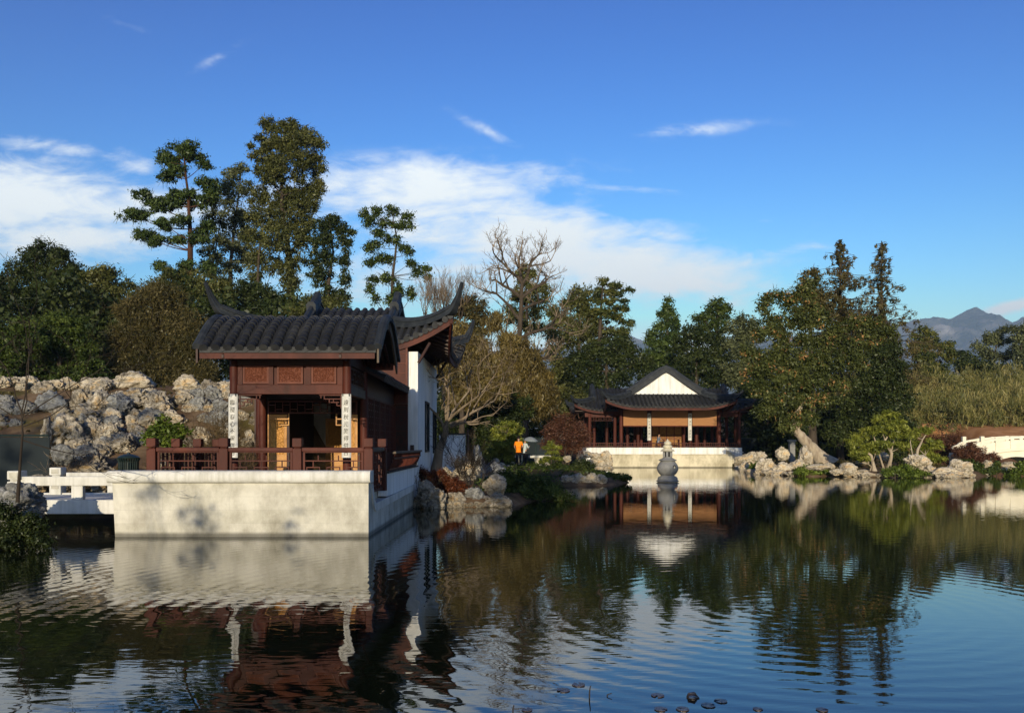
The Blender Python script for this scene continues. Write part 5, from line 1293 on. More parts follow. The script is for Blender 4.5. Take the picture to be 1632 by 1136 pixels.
# ---- tall trees at the left
tree('pine_tree', 'tall pine with flat layered boughs and a bare reddish trunk, leftmost of the tall trees', 85, [(303, 470), (304, 400), (300, 330), (293, 240)], .42,
     L2([(640,160,62,36),(720,172,48,28),(762,212,26,34),(615,198,30,26),(625,258,44,26),(665,232,36,20),(530,328,34,24),(572,345,50,26),(640,320,40,22),(475,392,56,22),(520,400,46,20),(605,372,50,24),(660,352,60,22),(705,330,46,20),(780,300,42,26),(765,348,40,28),(800,330,24,30),(530,470,48,24),(575,498,48,20),(620,440,50,22),(690,430,40,18),(645,486,40,18),(762,440,36,26),(745,500,36,20),(600,590,30,18),(625,618,34,22),(700,590,30,18),(765,600,30,28),(690,615,30,22)]), 'pine', bark='bark_red', clump_px=6, flat_=.7, dens=2.3, leaf_px=2.0, depth=1.0, jitter=.8, elong=1.3)
tree('broadleaf_tree', 'sparse grey-green tree with see-through crown between the two tallest trees', 92, [(372, 480), (368, 420), (378, 340), (385, 270)], .3,
     L2([(860,255,46,34),(905,235,36,28),(900,320,58,44),(850,330,40,40),(880,400,60,40),(830,440,40,34),(900,470,50,36),(790,410,40,40),(780,470,40,36),(850,510,50,30),(770,540,40,30),(840,570,44,30),(800,360,34,34),(830,290,34,30),(900,560,40,34),(740,480,36,30),(920,480,40,36),(880,520,50,34),(820,500,40,30),(900,420,40,34),(930,560,36,40),(850,610,60,30),(780,600,50,30)]), 'grey', clump_px=7, dens=1.5, leaf_px=2.0, fill=.85, jitter=.7, depth=.8, trunks=[([(350, 480), (340, 420), (352, 350)], .22)])
tree('broadleaf_tree', 'tallest tree of the garden, a massive dark olive crown towering over the near pavilion', 88, [(470, 490), (462, 420), (450, 340), (448, 230)], .55,
     L2([(990,60,36,30),(1060,72,50,34),(1110,92,40,34),(1150,130,44,34),(980,130,34,34),(1040,130,60,44),(1100,160,70,50),(1190,150,26,20),(1000,200,56,44),(1080,230,80,54),(1165,190,34,40),(1195,225,20,22),(1010,270,54,50),(1100,300,80,50),(1170,280,34,44),(960,330,40,44),(1030,350,66,50),(1120,370,60,44),(1170,350,24,30),(940,400,36,44),(1010,430,60,50),(1090,440,70,50),(1150,430,30,34),(960,490,50,40),(1050,510,70,44),(1130,500,44,40),(960,560,40,40),(1090,580,54,44),(1010,590,40,40),(945,620,28,40),(1080,650,40,46),(950,180,22,20),(935,150,12,12)]), 'olive', clump_px=6.5, dens=2.2, leaf_px=2.0, jitter=.7, trunks=[([(408, 480), (412, 420), (420, 350)], .3)])
tree('broadleaf_tree', 'slim dark tree right of the tallest tree, leaning slightly with ragged edges', 80, [(520, 495), (524, 450), (528, 400), (525, 350)], .26,
     L2([(1232,418,42,28),(1200,450,36,30),(1262,452,32,28),(1215,500,40,34),(1280,510,30,36),(1180,500,24,26),(1285,570,26,36),(1215,560,36,34),(1170,570,34,40),(1190,630,50,36),(1280,640,22,36),(1230,690,50,34),(1275,700,28,24),(1310,470,20,14)]), 'dark', clump_px=6.5, dens=2.2, leaf_px=2.1)
tree('broadleaf_tree', 'open-crowned green tree standing apart right of the tall group, above the pavilion roof', 82, [(617, 510), (626, 440), (632, 380), (626, 345)], .22,
     L2([(1350,398,20,18),(1400,388,24,20),(1460,385,30,20),(1505,402,24,20),(1375,432,26,20),(1430,430,30,20),(1490,440,32,20),(1522,440,12,18),(1400,470,28,18),(1450,490,36,20),(1390,510,28,20),(1370,525,20,16),(1500,520,28,20),(1520,545,18,14),(1410,560,28,18),(1445,570,26,18),(1380,582,26,18),(1520,590,30,16),(1575,598,26,14),(1585,632,14,16),(1550,620,26,14),(1380,640,22,20),(1372,675,16,24),(1440,640,30,24),(1395,712,14,20),(1480,680,26,28),(1530,700,14,34),(1455,720,20,30)]), 'green', clump_px=6, dens=2.0, leaf_px=2.0, jitter=.8)
# ---- woods behind the rockery
tree('oak_tree', 'large dark oak at the far left with a pointed clump rising at its top', 66, [(60, 560), (70, 500), (80, 450)], .5,
     [(62,396,26,16),(88,402,22,16),(50,418,30,20),(92,428,36,24),(118,440,26,22),(20,446,34,26),(60,452,40,28),(100,462,44,30),(20,486,40,34),(70,492,44,34),(122,488,40,34),(40,530,50,34),(100,530,50,34),(-30,470,40,40),(-40,540,50,50)], 'dark', clump_px=8, dens=2.0)
tree('oak_tree', 'dark green oak filling the gap right of the far-left oak', 62, [(160, 600), (158, 540), (160, 500)], .4,
     [(150,446,26,22),(172,440,24,18),(188,462,28,24),(150,478,36,30),(190,495,36,30),(155,520,44,32),(200,530,36,32),(150,570,44,36),(210,570,40,36)], 'olive', clump_px=8, dens=2.0)
tree('laurel_tree', 'bright yellow-green laurel low at the left edge above the rockery', 46, [(20, 610), (22, 570), (20, 540)], .2,
     [(14,532,26,18),(42,520,20,14),(30,555,34,20),(-10,555,30,26),(60,548,22,16),(8,580,36,20)], 'green', clump_px=7, dens=2.0, leaf_px=2.4)
tree('laurel_tree', 'leafy green laurel behind the middle of the rockery crest', 48, [(96, 620), (98, 580), (100, 550)], .25,
     [(80,510,28,18),(110,520,30,20),(75,545,34,24),(118,555,34,26),(95,580,44,24),(50,590,36,22),(138,592,34,22),(100,605,50,20)], 'green', clump_px=7.5, dens=2.0, leaf_px=2.4)
tree('bare_tree', 'brownish half-bare tree with fine twigs behind the rockery, left of the near pavilion', 52, [(245, 630), (246, 580), (250, 530)], .28,
     [(232,470,30,20),(262,478,34,24),(215,500,30,26),(255,510,44,28),(290,512,30,28),(215,540,36,30),(265,548,50,34),(305,552,30,32),(205,580,36,32),(255,590,50,34),(305,595,34,30),(180,605,30,22),(330,600,20,24)], 'olive_brown', clump_px=9, dens=1.3, leaf_px=1.9, sprays=60)
tree('oak_tree', 'grey-green oak behind the left end of the near pavilion roof', 70, [(310, 540), (312, 500), (315, 480)], .35,
     [(290,452,34,22),(325,455,34,22),(262,468,28,22),(300,480,50,26),(345,472,30,24),(330,505,40,26),(280,500,40,26)], 'olive', clump_px=8, dens=2.0)
tree('oak_tree', 'round-topped dark oak behind the middle of the near pavilion roof', 72, [(440, 540), (442, 510), (440, 490)], .35,
     [(375,460,36,18),(408,466,36,20),(440,478,30,16),(375,488,44,22),(420,495,40,20),(460,490,26,14),(350,478,24,20)], 'dark', clump_px=8, dens=2.1)
tree('oak_tree', 'low leafy oak just above the right half of the near pavilion roof', 68, [(515, 540), (515, 520), (512, 500)], .25,
     [(498,478,24,12),(530,484,24,14),(510,498,40,16),(470,496,22,12),(548,500,20,12)], 'olive', clump_px=7, dens=2.1)
# ---- middle ground
s7 = 2.632
def L7(l): return cv(l, s7, 640, 380)
def T7(l): return ct(l, s7, 640, 380)
tree('broadleaf_tree', 'round olive tree right of the upswept pavilion roof corner', 78, T7([(300, 620), (298, 450), (300, 330)]), .3,
     L7([(290,262,46,26),(320,285,38,30),(262,290,34,28),(240,320,34,26),(300,320,60,36),(335,340,30,28),(270,370,60,40),(340,390,40,40),(300,440,70,44),(220,370,30,30)]), 'olive_brown', clump_px=7.5, dens=1.9)
tree('ivy_covered_tree', 'dark ivy growing in clumps on a tall trunk beside the bare branches', 84, T7([(515, 620), (520, 450), (525, 300), (520, 160)]), .35,
     L7([(520,125,28,22),(500,150,24,22),(545,150,26,24),(520,190,44,34),(570,225,28,20),(605,215,24,24),(600,260,26,36),(480,230,34,30),(530,250,50,36),(460,300,26,26),(560,310,40,40),(500,320,44,36),(450,340,22,20),(540,370,44,34),(575,370,22,28)]), 'olive', clump_px=6.5, dens=2.0)
tree('cedar_tree', 'dark cedar with drooping boughs reaching right over the gap to the mountain', 96, T7([(830, 640), (832, 450), (838, 300), (845, 180)]), .4,
     L7([(850,172,24,10),(870,190,34,12),(900,200,34,9),(945,218,28,8),(850,215,40,16),(895,232,36,12),(930,262,28,8),(860,262,50,18),(905,290,40,12),(945,345,34,10),(900,330,50,14),(850,310,50,24),(930,300,20,8),(910,390,50,20),(965,362,16,6)]), 'cypress', clump_px=5.5, dens=2.0, leaf_px=1.9, flat_=.5, elong=1.5)
tree('evergreen_tree', 'spiky-topped green evergreen left of the drooping cedar', 98, T7([(740, 640), (745, 400), (750, 250)]), .4,
     L7([(735,218,16,20),(720,240,26,18),(775,220,16,22),(760,250,50,26),(700,280,40,30),(760,300,60,36),(640,310,40,24),(660,350,50,40),(730,360,60,44),(800,330,56,50),(820,240,34,28),(690,420,66,50),(780,420,70,50),(620,400,30,40),(830,380,50,44)]), 'olive', clump_px=7.5, dens=2.1)
tree('evergreen_tree', 'broad dark evergreen directly behind the left half of the far pavilion roof', 92, T7([(860, 700), (860, 560), (860, 480)]), .45,
     L7([(880,430,50,34),(930,430,40,34),(960,470,44,34),(840,470,60,44),(900,500,70,50),(970,530,60,44),(780,500,60,44),(720,520,60,50),(820,560,80,50),(900,580,70,44),(1020,520,40,44),(1040,580,50,44),(690,590,50,50),(760,620,70,44)]), 'dark', clump_px=8.5, dens=2.1)
tree('conifer_tree', 'pointed green conifer right of the gap with the mountain', 108, T7([(1112, 600), (1114, 420), (1115, 260)]), .35,
     L7([(1117,262,14,14),(1115,290,26,20),(1095,320,30,20),(1135,320,30,20),(1110,355,50,26),(1080,370,28,22),(1150,365,28,26),(1110,405,66,34),(1045,400,14,20),(1070,440,50,34),(1140,440,60,34),(1060,490,50,44),(1120,500,70,44)]), 'pine', clump_px=6.5, dens=2.1)
tree('evergreen_tree', 'round-headed green evergreen with two domes, above the far pavilion right half', 110, T7([(1320, 640), (1322, 420), (1325, 290)]), .4,
     L7([(1320,272,34,22),(1350,292,34,24),(1300,300,30,22),(1330,325,50,26),(1262,338,34,22),(1240,332,20,16),(1270,370,44,26),(1330,365,50,26)]), 'green', clump_px=6.5, dens=2.2)
tree('oak_tree', 'wide dark oak mass behind the peak of the far pavilion roof', 102, T7([(1230, 760), (1235, 600), (1240, 500)]), .5,
     L7([(1200,400,50,36),(1260,420,60,34),(1330,420,66,40),(1180,450,50,40),(1240,480,70,44),(1320,500,70,50),(1180,530,60,44),(1260,560,70,50),(1340,590,70,50),(1130,570,60,44),(1200,620,70,44)]), 'dark', clump_px=8.5, dens=2.1)
tree('oak_tree', 'dark blue-green oak left of the big leaning oak, with a loose airy top', 100, T7([(1420, 760), (1425, 600), (1430, 460)]), .45,
     L7([(1430,340,34,20),(1400,370,44,30),(1460,365,36,30),(1410,420,60,40),(1470,420,40,44),(1420,480,66,50),(1460,540,60,50),(1400,560,60,50),(1430,620,66,50)]), 'grey', clump_px=8, dens=1.9)
tree('weeping_tree', 'rusty brown feathery tree with hanging sprays behind the bare leaning tree', 58, T7([(250, 760), (255, 620), (250, 520)]), .25,
     L7([(230,400,50,36),(290,430,50,40),(200,460,50,40),(330,480,60,50),(250,500,70,50),(170,520,50,50),(300,560,80,50),(380,560,50,50),(220,590,70,50),(330,640,80,50),(400,640,50,44),(250,680,70,44)]), 'wispy', clump_px=8, dens=1.35, leaf_px=1.8, sprays=45, elong=1.8, flat_=1.1, vert=.6)
tree('weeping_tree', 'taller golden-brown feathery tree in the sun behind the standing people', 66, T7([(470, 780), (475, 620), (480, 500)]), .28,
     L7([(440,430,50,34),(400,350,50,34),(480,470,60,44),(420,500,60,50),(550,500,50,44),(500,550,80,50),(580,570,60,50),(450,610,60,50),(540,630,80,50),(600,650,50,50),(400,690,60,50),(500,700,80,44),(590,720,60,44)]), 'wispy', clump_px=8, dens=1.4, leaf_px=1.8, sprays=45, elong=1.8, flat_=1.1, vert=.6)
tree('evergreen_tree', 'dark yew-like evergreen low behind the stone benches', 86, T7([(640, 800), (642, 700), (645, 640)]), .3,
     L7([(640,480,40,40),(660,540,44,44),(630,600,50,44),(680,640,60,44),(620,690,60,50),(690,720,60,50),(740,690,50,50),(640,770,80,44),(760,760,50,44)]), 'olive', clump_px=8, dens=2.0)
tree('evergreen_tree', 'shady dark evergreen behind the white wall and the leaning tree trunk', 62, [(760, 760), (758, 700), (755, 670)], .25,
     [(730,640,34,22),(765,650,40,26),(720,675,30,24),(752,690,34,26),(790,680,36,28),(775,712,40,22),(722,712,20,18),(820,650,30,26)], 'dark', clump_px=8, dens=1.9)
tree('pruned_pine', 'yellow-green layered pine left of the two standing people', 55.5, [(800, 740), (803, 715), (808, 690)], .12,
     [(812,676,14,5),(800,684,16,5),(822,685,14,5),(808,693,22,5),(795,701,16,5),(822,702,20,5),(804,710,22,5),(818,717,16,5),(792,718,18,5),(800,726,24,5),(783,732,18,5),(812,732,12,4)], 'yellow', clump_px=4.5, dens=2.2, leaf_px=1.8, elong=1.6, flat_=.6, depth=1.1)
tree('dwarf_pine', 'little layered pine in front of the brown-red maple', 53, [(879, 745), (879, 725), (878, 705)], .06,
     [(879,706,9,3.5),(872,713,8,3),(886,713,9,3),(880,721,13,3),(876,730,16,3.5),(892,731,12,3),(868,736,10,3)], 'yellow', clump_px=2.6, dens=1.6, leaf_px=1.5, elong=1.6, flat_=.5)
tree('maple_tree', 'small brown-red maple in front of the left end of the far pavilion', 56, [(903, 750), (900, 720), (905, 700)], .10,
     [(905,672,22,12),(888,685,22,14),(922,686,20,14),(903,695,30,16),(880,704,18,12),(925,706,18,14),(905,715,26,12),(892,668,12,8)], 'maple', clump_px=7, dens=.6, leaf_px=1.6, sprays=26, trunks=[([(903, 750), (912, 722), (922, 700)], .08), ([(903, 750), (890, 722), (882, 700)], .08)])
# ---- right side
s8 = 3.61
def L8(l): return cv(l, s8, 1180, 360)
oak_t = [(1318, 738), (1302, 722), (1285, 704), (1271, 690), (1267, 672), (1272, 652), (1282, 640)]
tree('oak_tree', 'huge oak with a thick leaning trunk and scattered orange leaves, right of the far pavilion', 60, oak_t, .6,
     L8([(150,425,50,34),(215,400,50,26),(130,480,40,44),(280,440,70,60),(390,420,60,70),(400,340,40,30),(350,370,50,40),(200,560,90,60),(320,540,90,66),(440,520,90,70),(560,580,80,60),(650,560,70,50),(760,560,60,40),(840,620,70,50),(120,620,80,60),(240,650,90,66),(370,650,100,70),(500,670,90,70),(620,680,80,60),(740,660,80,60),(90,720,80,60),(200,760,100,70),(340,770,110,70),(480,790,100,70),(620,790,90,60),(120,840,90,60),(250,880,110,66),(390,900,100,66),(540,900,90,60),(100,940,90,50),(220,990,100,56),(370,1010,110,56),(500,1000,80,50),(160,1060,90,44),(290,1090,90,44),(390,1110,60,40),(330,1140,80,34),(270,1150,60,30)]), 'oak', clump_px=8.5, dens=1.9, leaf_px=2.3, bark='bark_pale', depth=.85, limbs=False)
tree('evergreen_tree', 'dark shadowy evergreen right of the big oak, hanging to the ground behind the pruned pines', 72, [(1405, 740), (1402, 680), (1400, 620)], .4,
     L8([(700,760,80,60),(800,740,80,66),(880,700,60,60),(760,850,90,70),(870,850,80,70),(920,800,50,66),(700,930,100,66),(820,960,100,66),(920,930,60,66),(640,1020,100,60),(780,1060,110,60),(900,1040,80,66),(960,1000,40,50),(700,1120,110,60),(840,1150,110,60),(940,1140,60,60),(600,1120,90,60),(560,1200,90,60),(700,1220,110,60),(850,1240,110,60)]), 'dark', clump_px=9, dens=2.0)
tree('evergreen_tree', 'brown-tinged conical tree rising left of the two spires', 70, L8([(400,900,1,1)])[0][:2] and [(1295, 690), (1292, 560), (1291, 450)], .35,
     L8([(400,270,34,14),(420,262,24,10),(375,300,24,16),(440,300,20,16),(405,330,44,24),(420,390,66,34),(350,400,44,30),(470,420,44,40),(420,460,80,44),(520,500,50,50),(360,480,60,44)]), 'olive_brown', clump_px=7, dens=1.9)
def spire(label, Y, px, top, bot, wmax, mat='olive_brown', seed=1):
    """ragged conifer: a straight leader with drooping, unequal boughs"""
    nr = np.random.RandomState(seed); ss = F/Y; x0 = XX(px, Y); g = gz1(x0, Y); zt = ZZ(top, Y); zb = ZZ(bot, Y)
    root = empty('spruce_tree', (x0, Y, g), label, 'tree', 'ragged spruces'); tr = MB(); lean_ = nr.normal()*.3
    tr.tube([(x0, Y, g-.2), (x0+lean_*.3, Y, (g+zt)/2), (x0+lean_*.2, Y, zt)], [.38, .22, .03], 8)
    C, Rr = [], []; n = 165
    for i in range(n):
        t = (i+nr.rand())/n; z = zt-(zt-zb)*t; az = nr.rand()*6.283; ln_ = wmax*1.95/ss*(.07+.95*t**.9)*(.3+.9*nr.rand()**1.3); up_ = nr.uniform(-.25, .35)
        p0 = Vector((x0+lean_*.3, Y, z)); p1 = p0+Vector((math.cos(az)*ln_, math.sin(az)*ln_, ln_*up_)); tr.tube([p0, p0.lerp(p1, .5)+Vector((0, 0, ln_*.08)), p1], [.05, .035, .012], 4, cap=False)
        m_ = max(2, int(ln_/.38))
        for k in range(m_):
            f_ = (k+.8)/m_
            if nr.rand() < .25: continue
            p = p0.lerp(p1, f_); C.append((p.x+nr.normal()*.1, p.y+nr.normal()*.1, p.z-.12-.25*nr.rand())); Rr.append(.26*(.6+.8*nr.rand())*(.35+.75*t**.6))
    v_, tint = leafquads(nr, np.array(C), np.array(Rr), 30, 1.9*1.594/ss, 1.3, asp=.4, elong=1.7)
    mk_leaves('crown', v_, tint, M[mat], root); tr.build('trunk', M['bark'], root)
spire('left one of the two ragged spire-topped spruces behind the big oak', 78, 1339, 382, 560, 46, seed=4)
spire('right one of the two ragged spire-topped spruces behind the big oak', 76, 1405, 384, 620, 52, seed=9)
tree('cypress_tree', 'dense golden-green cypress right of the spruces in front of the mountain', 112, L8([(1080,1080,1,1)])[0][:2] and [(1480, 660), (1480, 600), (1478, 550)], .4,
     L8([(1050,598,44,20),(1090,620,44,24),(1020,640,50,26),(1100,660,66,28),(1030,690,66,30),(1140,700,66,28),(1190,680,34,20),(1070,740,80,36),(1170,740,60,36),(1030,790,70,40),(1120,800,80,40),(1200,760,34,40),(1060,850,70,44),(1150,860,60,40),(1000,740,40,50)]), 'cypress', clump_px=6, dens=2.1, flat_=.5)
tree('eucalyptus_tree', 'pale airy grey-green tree near the right edge, left of the one cut by the frame', 128, [(1580, 640), (1582, 590), (1588, 550)], .4,
     L8([(1430,640,30,24),(1440,660,40,30),(1460,620,26,18),(1500,610,24,20),(1525,590,18,18),(1480,660,44,30),(1540,650,30,26),(1370,690,26,22),(1400,720,40,30),(1460,740,60,36),(1540,740,60,36)]), 'grey', clump_px=6.5, dens=2.0)
tree('eucalyptus_tree', 'grey-green airy tree cut by the right edge of the frame', 124, [(1625, 640), (1625, 590), (1628, 550)], .4,
     L8([(1590,590,26,24),(1620,590,26,24),(1600,640,30,30),(1640,650,30,40),(1590,690,34,40),(1640,720,40,50),(1600,760,50,40),(1700,680,50,60),(1720,760,60,60)]), 'grey', clump_px=6.5, dens=2.0)
tree('oak_tree', 'low rounded dark oak behind the brushy slope, between the cypress and the grey-green trees', 118, [(1535, 640), (1535, 610), (1535, 590)], .35,
     L8([(1270,740,40,24),(1310,765,50,26),(1250,790,50,34),(1360,800,60,30),(1300,820,60,34),(1440,810,60,34),(1530,820,60,30),(1620,820,60,30)]), 'dark', clump_px=7.5, dens=2.1)
# ---- cloud-pruned pines
for (lb, Y, tk, bl, tk2) in [
    ('tallest cloud-pruned pine with rounded pads on a crooked pale trunk, on the right shore', 54.5, [(1416, 738), (1416, 722), (1410, 703), (1418, 690), (1419, 672)],
     [(1418,660,13,6),(1397,668,13,6),(1432,672,11,5),(1413,676,9,4),(1436,682,13,6),(1426,693,14,6),(1402,683,18,6),(1384,686,14,6),(1371,697,14,7),(1357,704,12,6),(1366,712,12,5),(1442,707,12,6),(1424,708,12,5)], [([(1410, 705), (1396, 695), (1380, 694)], .06), ([(1412, 700), (1428, 688), (1432, 682)], .05)]),
    ('low cloud-pruned pine leaning left in front of the tallest pruned pine', 53.5, [(1394, 741), (1388, 726), (1378, 718), (1368, 712)],
     [(1385,712,16,6),(1400,708,14,6),(1372,720,12,5),(1395,718,12,5),(1380,730,14,5),(1362,722,8,4)], [([(1386, 724), (1398, 715)], .04)]),
    ('cloud-pruned pine on the right with a forked pale trunk behind the square rock', 54, [(1458, 736), (1459, 716), (1470, 700), (1477, 690)],
     [(1461,690,12,7),(1476,686,10,6),(1452,695,10,5),(1444,710,14,6),(1464,709,14,6),(1484,705,12,6),(1494,710,10,5),(1478,714,12,5),(1492,730,13,6),(1480,724,12,5)], [([(1459, 716), (1450, 704), (1452, 694)], .05), ([(1460, 718), (1480, 716)], .04)])]:
    tree('pruned_pine', lb, Y, tk, .13, bl, 'yellow', clump_px=4.2, dens=2.4, leaf_px=1.7, elong=1.7, flat_=.6, bark='bark_pale', depth=1.1, trunks=tk2, fill=1.2, jitter=.8)
# ---- shrubs and bushes
def bush(name, label, Y, blobs, mat, clump_px=6, dens=2.0, leaf_px=2.1, sprays=0, cat='bush', group=None, depth=1.0, elong=1.0, **k):
    a, b_ = blobs[0][0], max(q[1]+q[3] for q in blobs)
    root = tree(name, label, Y, [(a, b_), (a, b_-4), (a+1, min(q[1] for q in blobs)+2)], .03*Y/40, blobs, mat, leaf_px, dens, clump_px, .85, 'bark', depth, group, True, cat, 1.2, elong, .55, sprays, **k)
    for c in root.children:
        if c.name.startswith('trunk'): c.name = 'stem'
    return root
bush('shore_bush', 'wide low dark green bush spreading over the water right of the shore rocks', 30.5, [(815,778,26,16),(845,784,30,14),(800,760,24,10),(830,764,30,12),(868,786,30,10),(860,772,26,12),(892,790,16,7),(880,778,20,10),(812,793,16,8),(835,796,28,7),(908,792,8,4)], 'green', clump_px=6, leaf_px=1.9, dens=2.2, depth=1.6)
bush('rust_shrub', 'rust-red shrub growing at the corner of the near terrace', 29, [(675,768,16,14),(690,760,18,12),(705,764,18,12),(668,755,12,10),(700,776,22,12),(682,782,18,10),(720,772,14,12),(735,780,14,10)], 'rust', clump_px=5.5, leaf_px=1.7, dens=1.5, sprays=40, elong=1.4)
bush('rounded_bush', 'round dark bush under the brown-red maple on the point', 47, [(870,752,20,10),(886,748,18,10),(858,757,16,8),(880,762,24,8)], 'dark', leaf_px=1.8)
bush('rounded_bush', 'dark bush right of the maple stem, above the white rocks of the point', 46, [(915,748,18,10),(932,744,18,10),(925,756,26,8),(945,755,14,8),(908,756,14,7)], 'dark', leaf_px=1.8)
bush('shore_bush', 'green bush hanging over the water at the tip of the point beside the lantern', 44.5, [(972,759,14,7),(985,760,16,7),(1000,762,12,5),(978,766,18,5),(962,757,8,6)], 'green', leaf_px=1.7, clump_px=4.5, depth=1.5)
bush('shore_bush', 'leftmost leafy shrub on the right shore, below the leaning oak', 54, [(1282,748,14,6),(1298,746,14,6),(1310,750,12,5),(1290,753,18,4),(1273,751,8,5),(1322,753,8,4)], 'bright', leaf_px=1.7, clump_px=4.2, group=None)
bush('shore_bush', 'wide low leafy shrub at the water in front of the pruned pines', 51.5, [(1424,750,14,7),(1442,747,16,7),(1460,752,16,6),(1410,754,10,4),(1475,755,12,4),(1440,756,26,4)], 'bright', leaf_px=1.7, clump_px=4.2, group=None)
bush('shore_bush', 'green shrub right of the pinkish ledge rock on the right shore', 56, [(1546,738,12,6),(1560,742,14,6),(1540,746,12,5),(1588,738,8,7),(1555,749,16,4),(1580,744,10,5)], 'green', leaf_px=1.7, clump_px=4.2, group=None)
bush('shore_bush', 'green shrub at the right edge of the frame in front of the bridge', 54, [(1618,752,14,6),(1634,748,14,7),(1625,741,10,6),(1610,757,10,3)], 'bright', leaf_px=1.7, clump_px=4.2, group=None)
bush('shore_bush', 'low green shrub at the water between the red-brown shrub and the bridge arch', 54.5, [(1590,749,12,5),(1575,752,12,4),(1603,752,8,4),(1560,753,10,3)], 'green', leaf_px=1.6, clump_px=3.8)
bush('shore_bush', 'small grassy clump by the water just right of the far pavilion', 60, [(1204,740,9,5),(1198,747,8,4)], 'bright', leaf_px=1.6, clump_px=3.5)
bush('rust_shrub', 'red-brown shrub in front of the left end of the arched bridge', 56.8, [(1560,718,14,6),(1545,712,12,6),(1575,726,14,5),(1530,718,10,8),(1545,725,18,7),(1565,731,18,5),(1588,731,8,4)], 'maple', clump_px=4, leaf_px=1.5, dens=.9, sprays=30, elong=1.4)
bush('leafy_bush', 'bright glossy green bush between the rockery and the railing of the near pavilion', 22.6, [(262,678,22,12),(242,686,14,12),(282,688,16,12),(262,695,28,12),(240,702,12,10),(275,704,20,10),(258,668,12,6)], 'bright', clump_px=7, leaf_px=3.2, dens=1.5)
bush('dark_shrub', 'dark shaded shrub filling the lower left corner at the water', 16.5, [(12,838,34,22),(40,845,26,18),(-10,862,34,22),(25,866,40,18),(62,862,20,12),(45,830,16,12),(5,815,18,14)], 'dark', clump_px=10, leaf_px=2.4, dens=2.0)
bush('purple_shrub', 'dim purplish bare shrub left of the arched bridge under the earth bank', 63, [(1500,706,22,10),(1520,700,20,12),(1480,702,14,10),(1535,708,14,8),(1510,718,24,8)], 'maple', clump_px=6, leaf_px=1.5, dens=.6, sprays=40)
# ---- bare trees and shrubs, branch by branch
def branchy(name, label, cat, base, trunk_pts, r0, depth_, spread, twigmat, barkmat, seed, n0=5, ratio=.72, up=.25, len0=1.6, fork=3, rmin=.004, group=None, gravity=0.0, flatten=1.0, extra=None, limbk=.45):
    r_ = random.Random(seed); root = empty(name, base, label, cat, group); tr, tw = MB(), MB(); tr0 = r0
    pts = [Vector(p) for p in trunk_pts]; m_ = len(pts)
    tr.tube(pts, [r0*(1.3 if i == 0 else 1)*(1-.6*i/(m_-1)) for i in range(m_)], 12)
    def grow(p, d, ln_, rad, lev):
        k = 4; q = [p]; dd = d.copy()
        for i in range(k):
            dd = (dd+Vector((r_.gauss(0, .16), r_.gauss(0, .16*flatten), r_.gauss(0, .14)+up*.12-gravity*.2))).normalized(); q.append(q[-1]+dd*ln_/k)
        mb_ = tr if lev <= 1 else tw
        mb_.tube(q, [rad*(1-.5*i/k) for i in range(k+1)], 7 if lev <= 1 else (4 if lev <= 2 else 3), cap=False)
        if lev >= depth_: return
        for i in range(fork+(1 if r_.random() < .5 else 0)):
            t = q[r_.choice([2, 3, 3, 4, 4])]; nd = (dd*.75+Vector((r_.gauss(0, spread), r_.gauss(0, spread*flatten), r_.gauss(0, spread*.8)+up))).normalized()
            grow(t, nd, ln_*ratio*r_.uniform(.7, 1.15), max(rmin, rad*.52), lev+1)
    starts = extra or [(pts[-1], Vector((r_.gauss(0, spread*1.2), r_.gauss(0, spread), 1)).normalized(), len0) for _ in range(n0)]
    for (p, d, ln_) in starts: grow(Vector(p), Vector(d).normalized(), ln_, r0*limbk, 0)
    tr.build('trunk', M[barkmat], root, smooth=True); 
    if tw.f: tw.build('branches', M[twigmat], root)
    return root
YT = 33.0
tp = [P(692, 748, YT), P(700, 718, YT), P(710, 690, YT), P(712, 672, YT)]; tp[0] = (tp[0][0], tp[0][1], gz1(tp[0][0], YT)-.1)
v0 = P(712, 672, YT); vl = P(706, 690, YT)
branchy('bare_tree', 'bare leaning tree with thick pale trunk and crooked spreading branches beside the white wall', 'tree', tp[0], tp, .2, 5, .5, 'twig', 'bark_tan', 21, ratio=.68, fork=2, rmin=.005, up=.12,
        extra=[(v0, (-.25, .1, 1), 1.5), (v0, (.35, 0, 1), 2.0), (v0, (.8, -.2, .75), 1.9), (P(716, 676, YT), (1, .1, .32), 2.0), (P(709, 684, YT), (-.5, -.2, .9), 1.3), (P(718, 680, YT), (1, -.4, .05), 1.4), (v0, (.6, .6, .9), 1.8), (v0, (0, -.5, 1), 1.6)], limbk=.3)

Yb = 70.0
tp = [P(825, 700, Yb), P(822, 620, Yb), P(826, 560, Yb), P(830, 500, Yb), P(832, 450, Yb)]; tp[0] = (tp[0][0], Yb, gz1(tp[0][0], Yb)-.1)
branchy('bare_tree', 'tall bare tree with a fan of fine grey branches in the centre of the background', 'tree', tp[0], tp, .34, 4, .5, 'twig', 'bark', 5, ratio=.66, fork=3, rmin=.014, up=.3, extra=[(P(832,452,Yb),(-.5,.1,1),2.4),(P(832,452,Yb),(.5,0,1),2.4),(P(832,452,Yb),(.05,.4,1),2.5),(P(831,475,Yb),(1,0,.8),2.4),(P(831,475,Yb),(-1,.2,.9),2.6),(P(830,495,Yb),(1,.3,.55),2.6),(P(829,510,Yb),(-1,0,.6),2.9),(P(828,540,Yb),(1,-.2,.3),2.8),(P(827,560,Yb),(-1,.2,.5),3.0),(P(826,590,Yb),(1,.2,.3),2.6),(P(824,600,Yb),(-1,-.2,.35),2.6)])
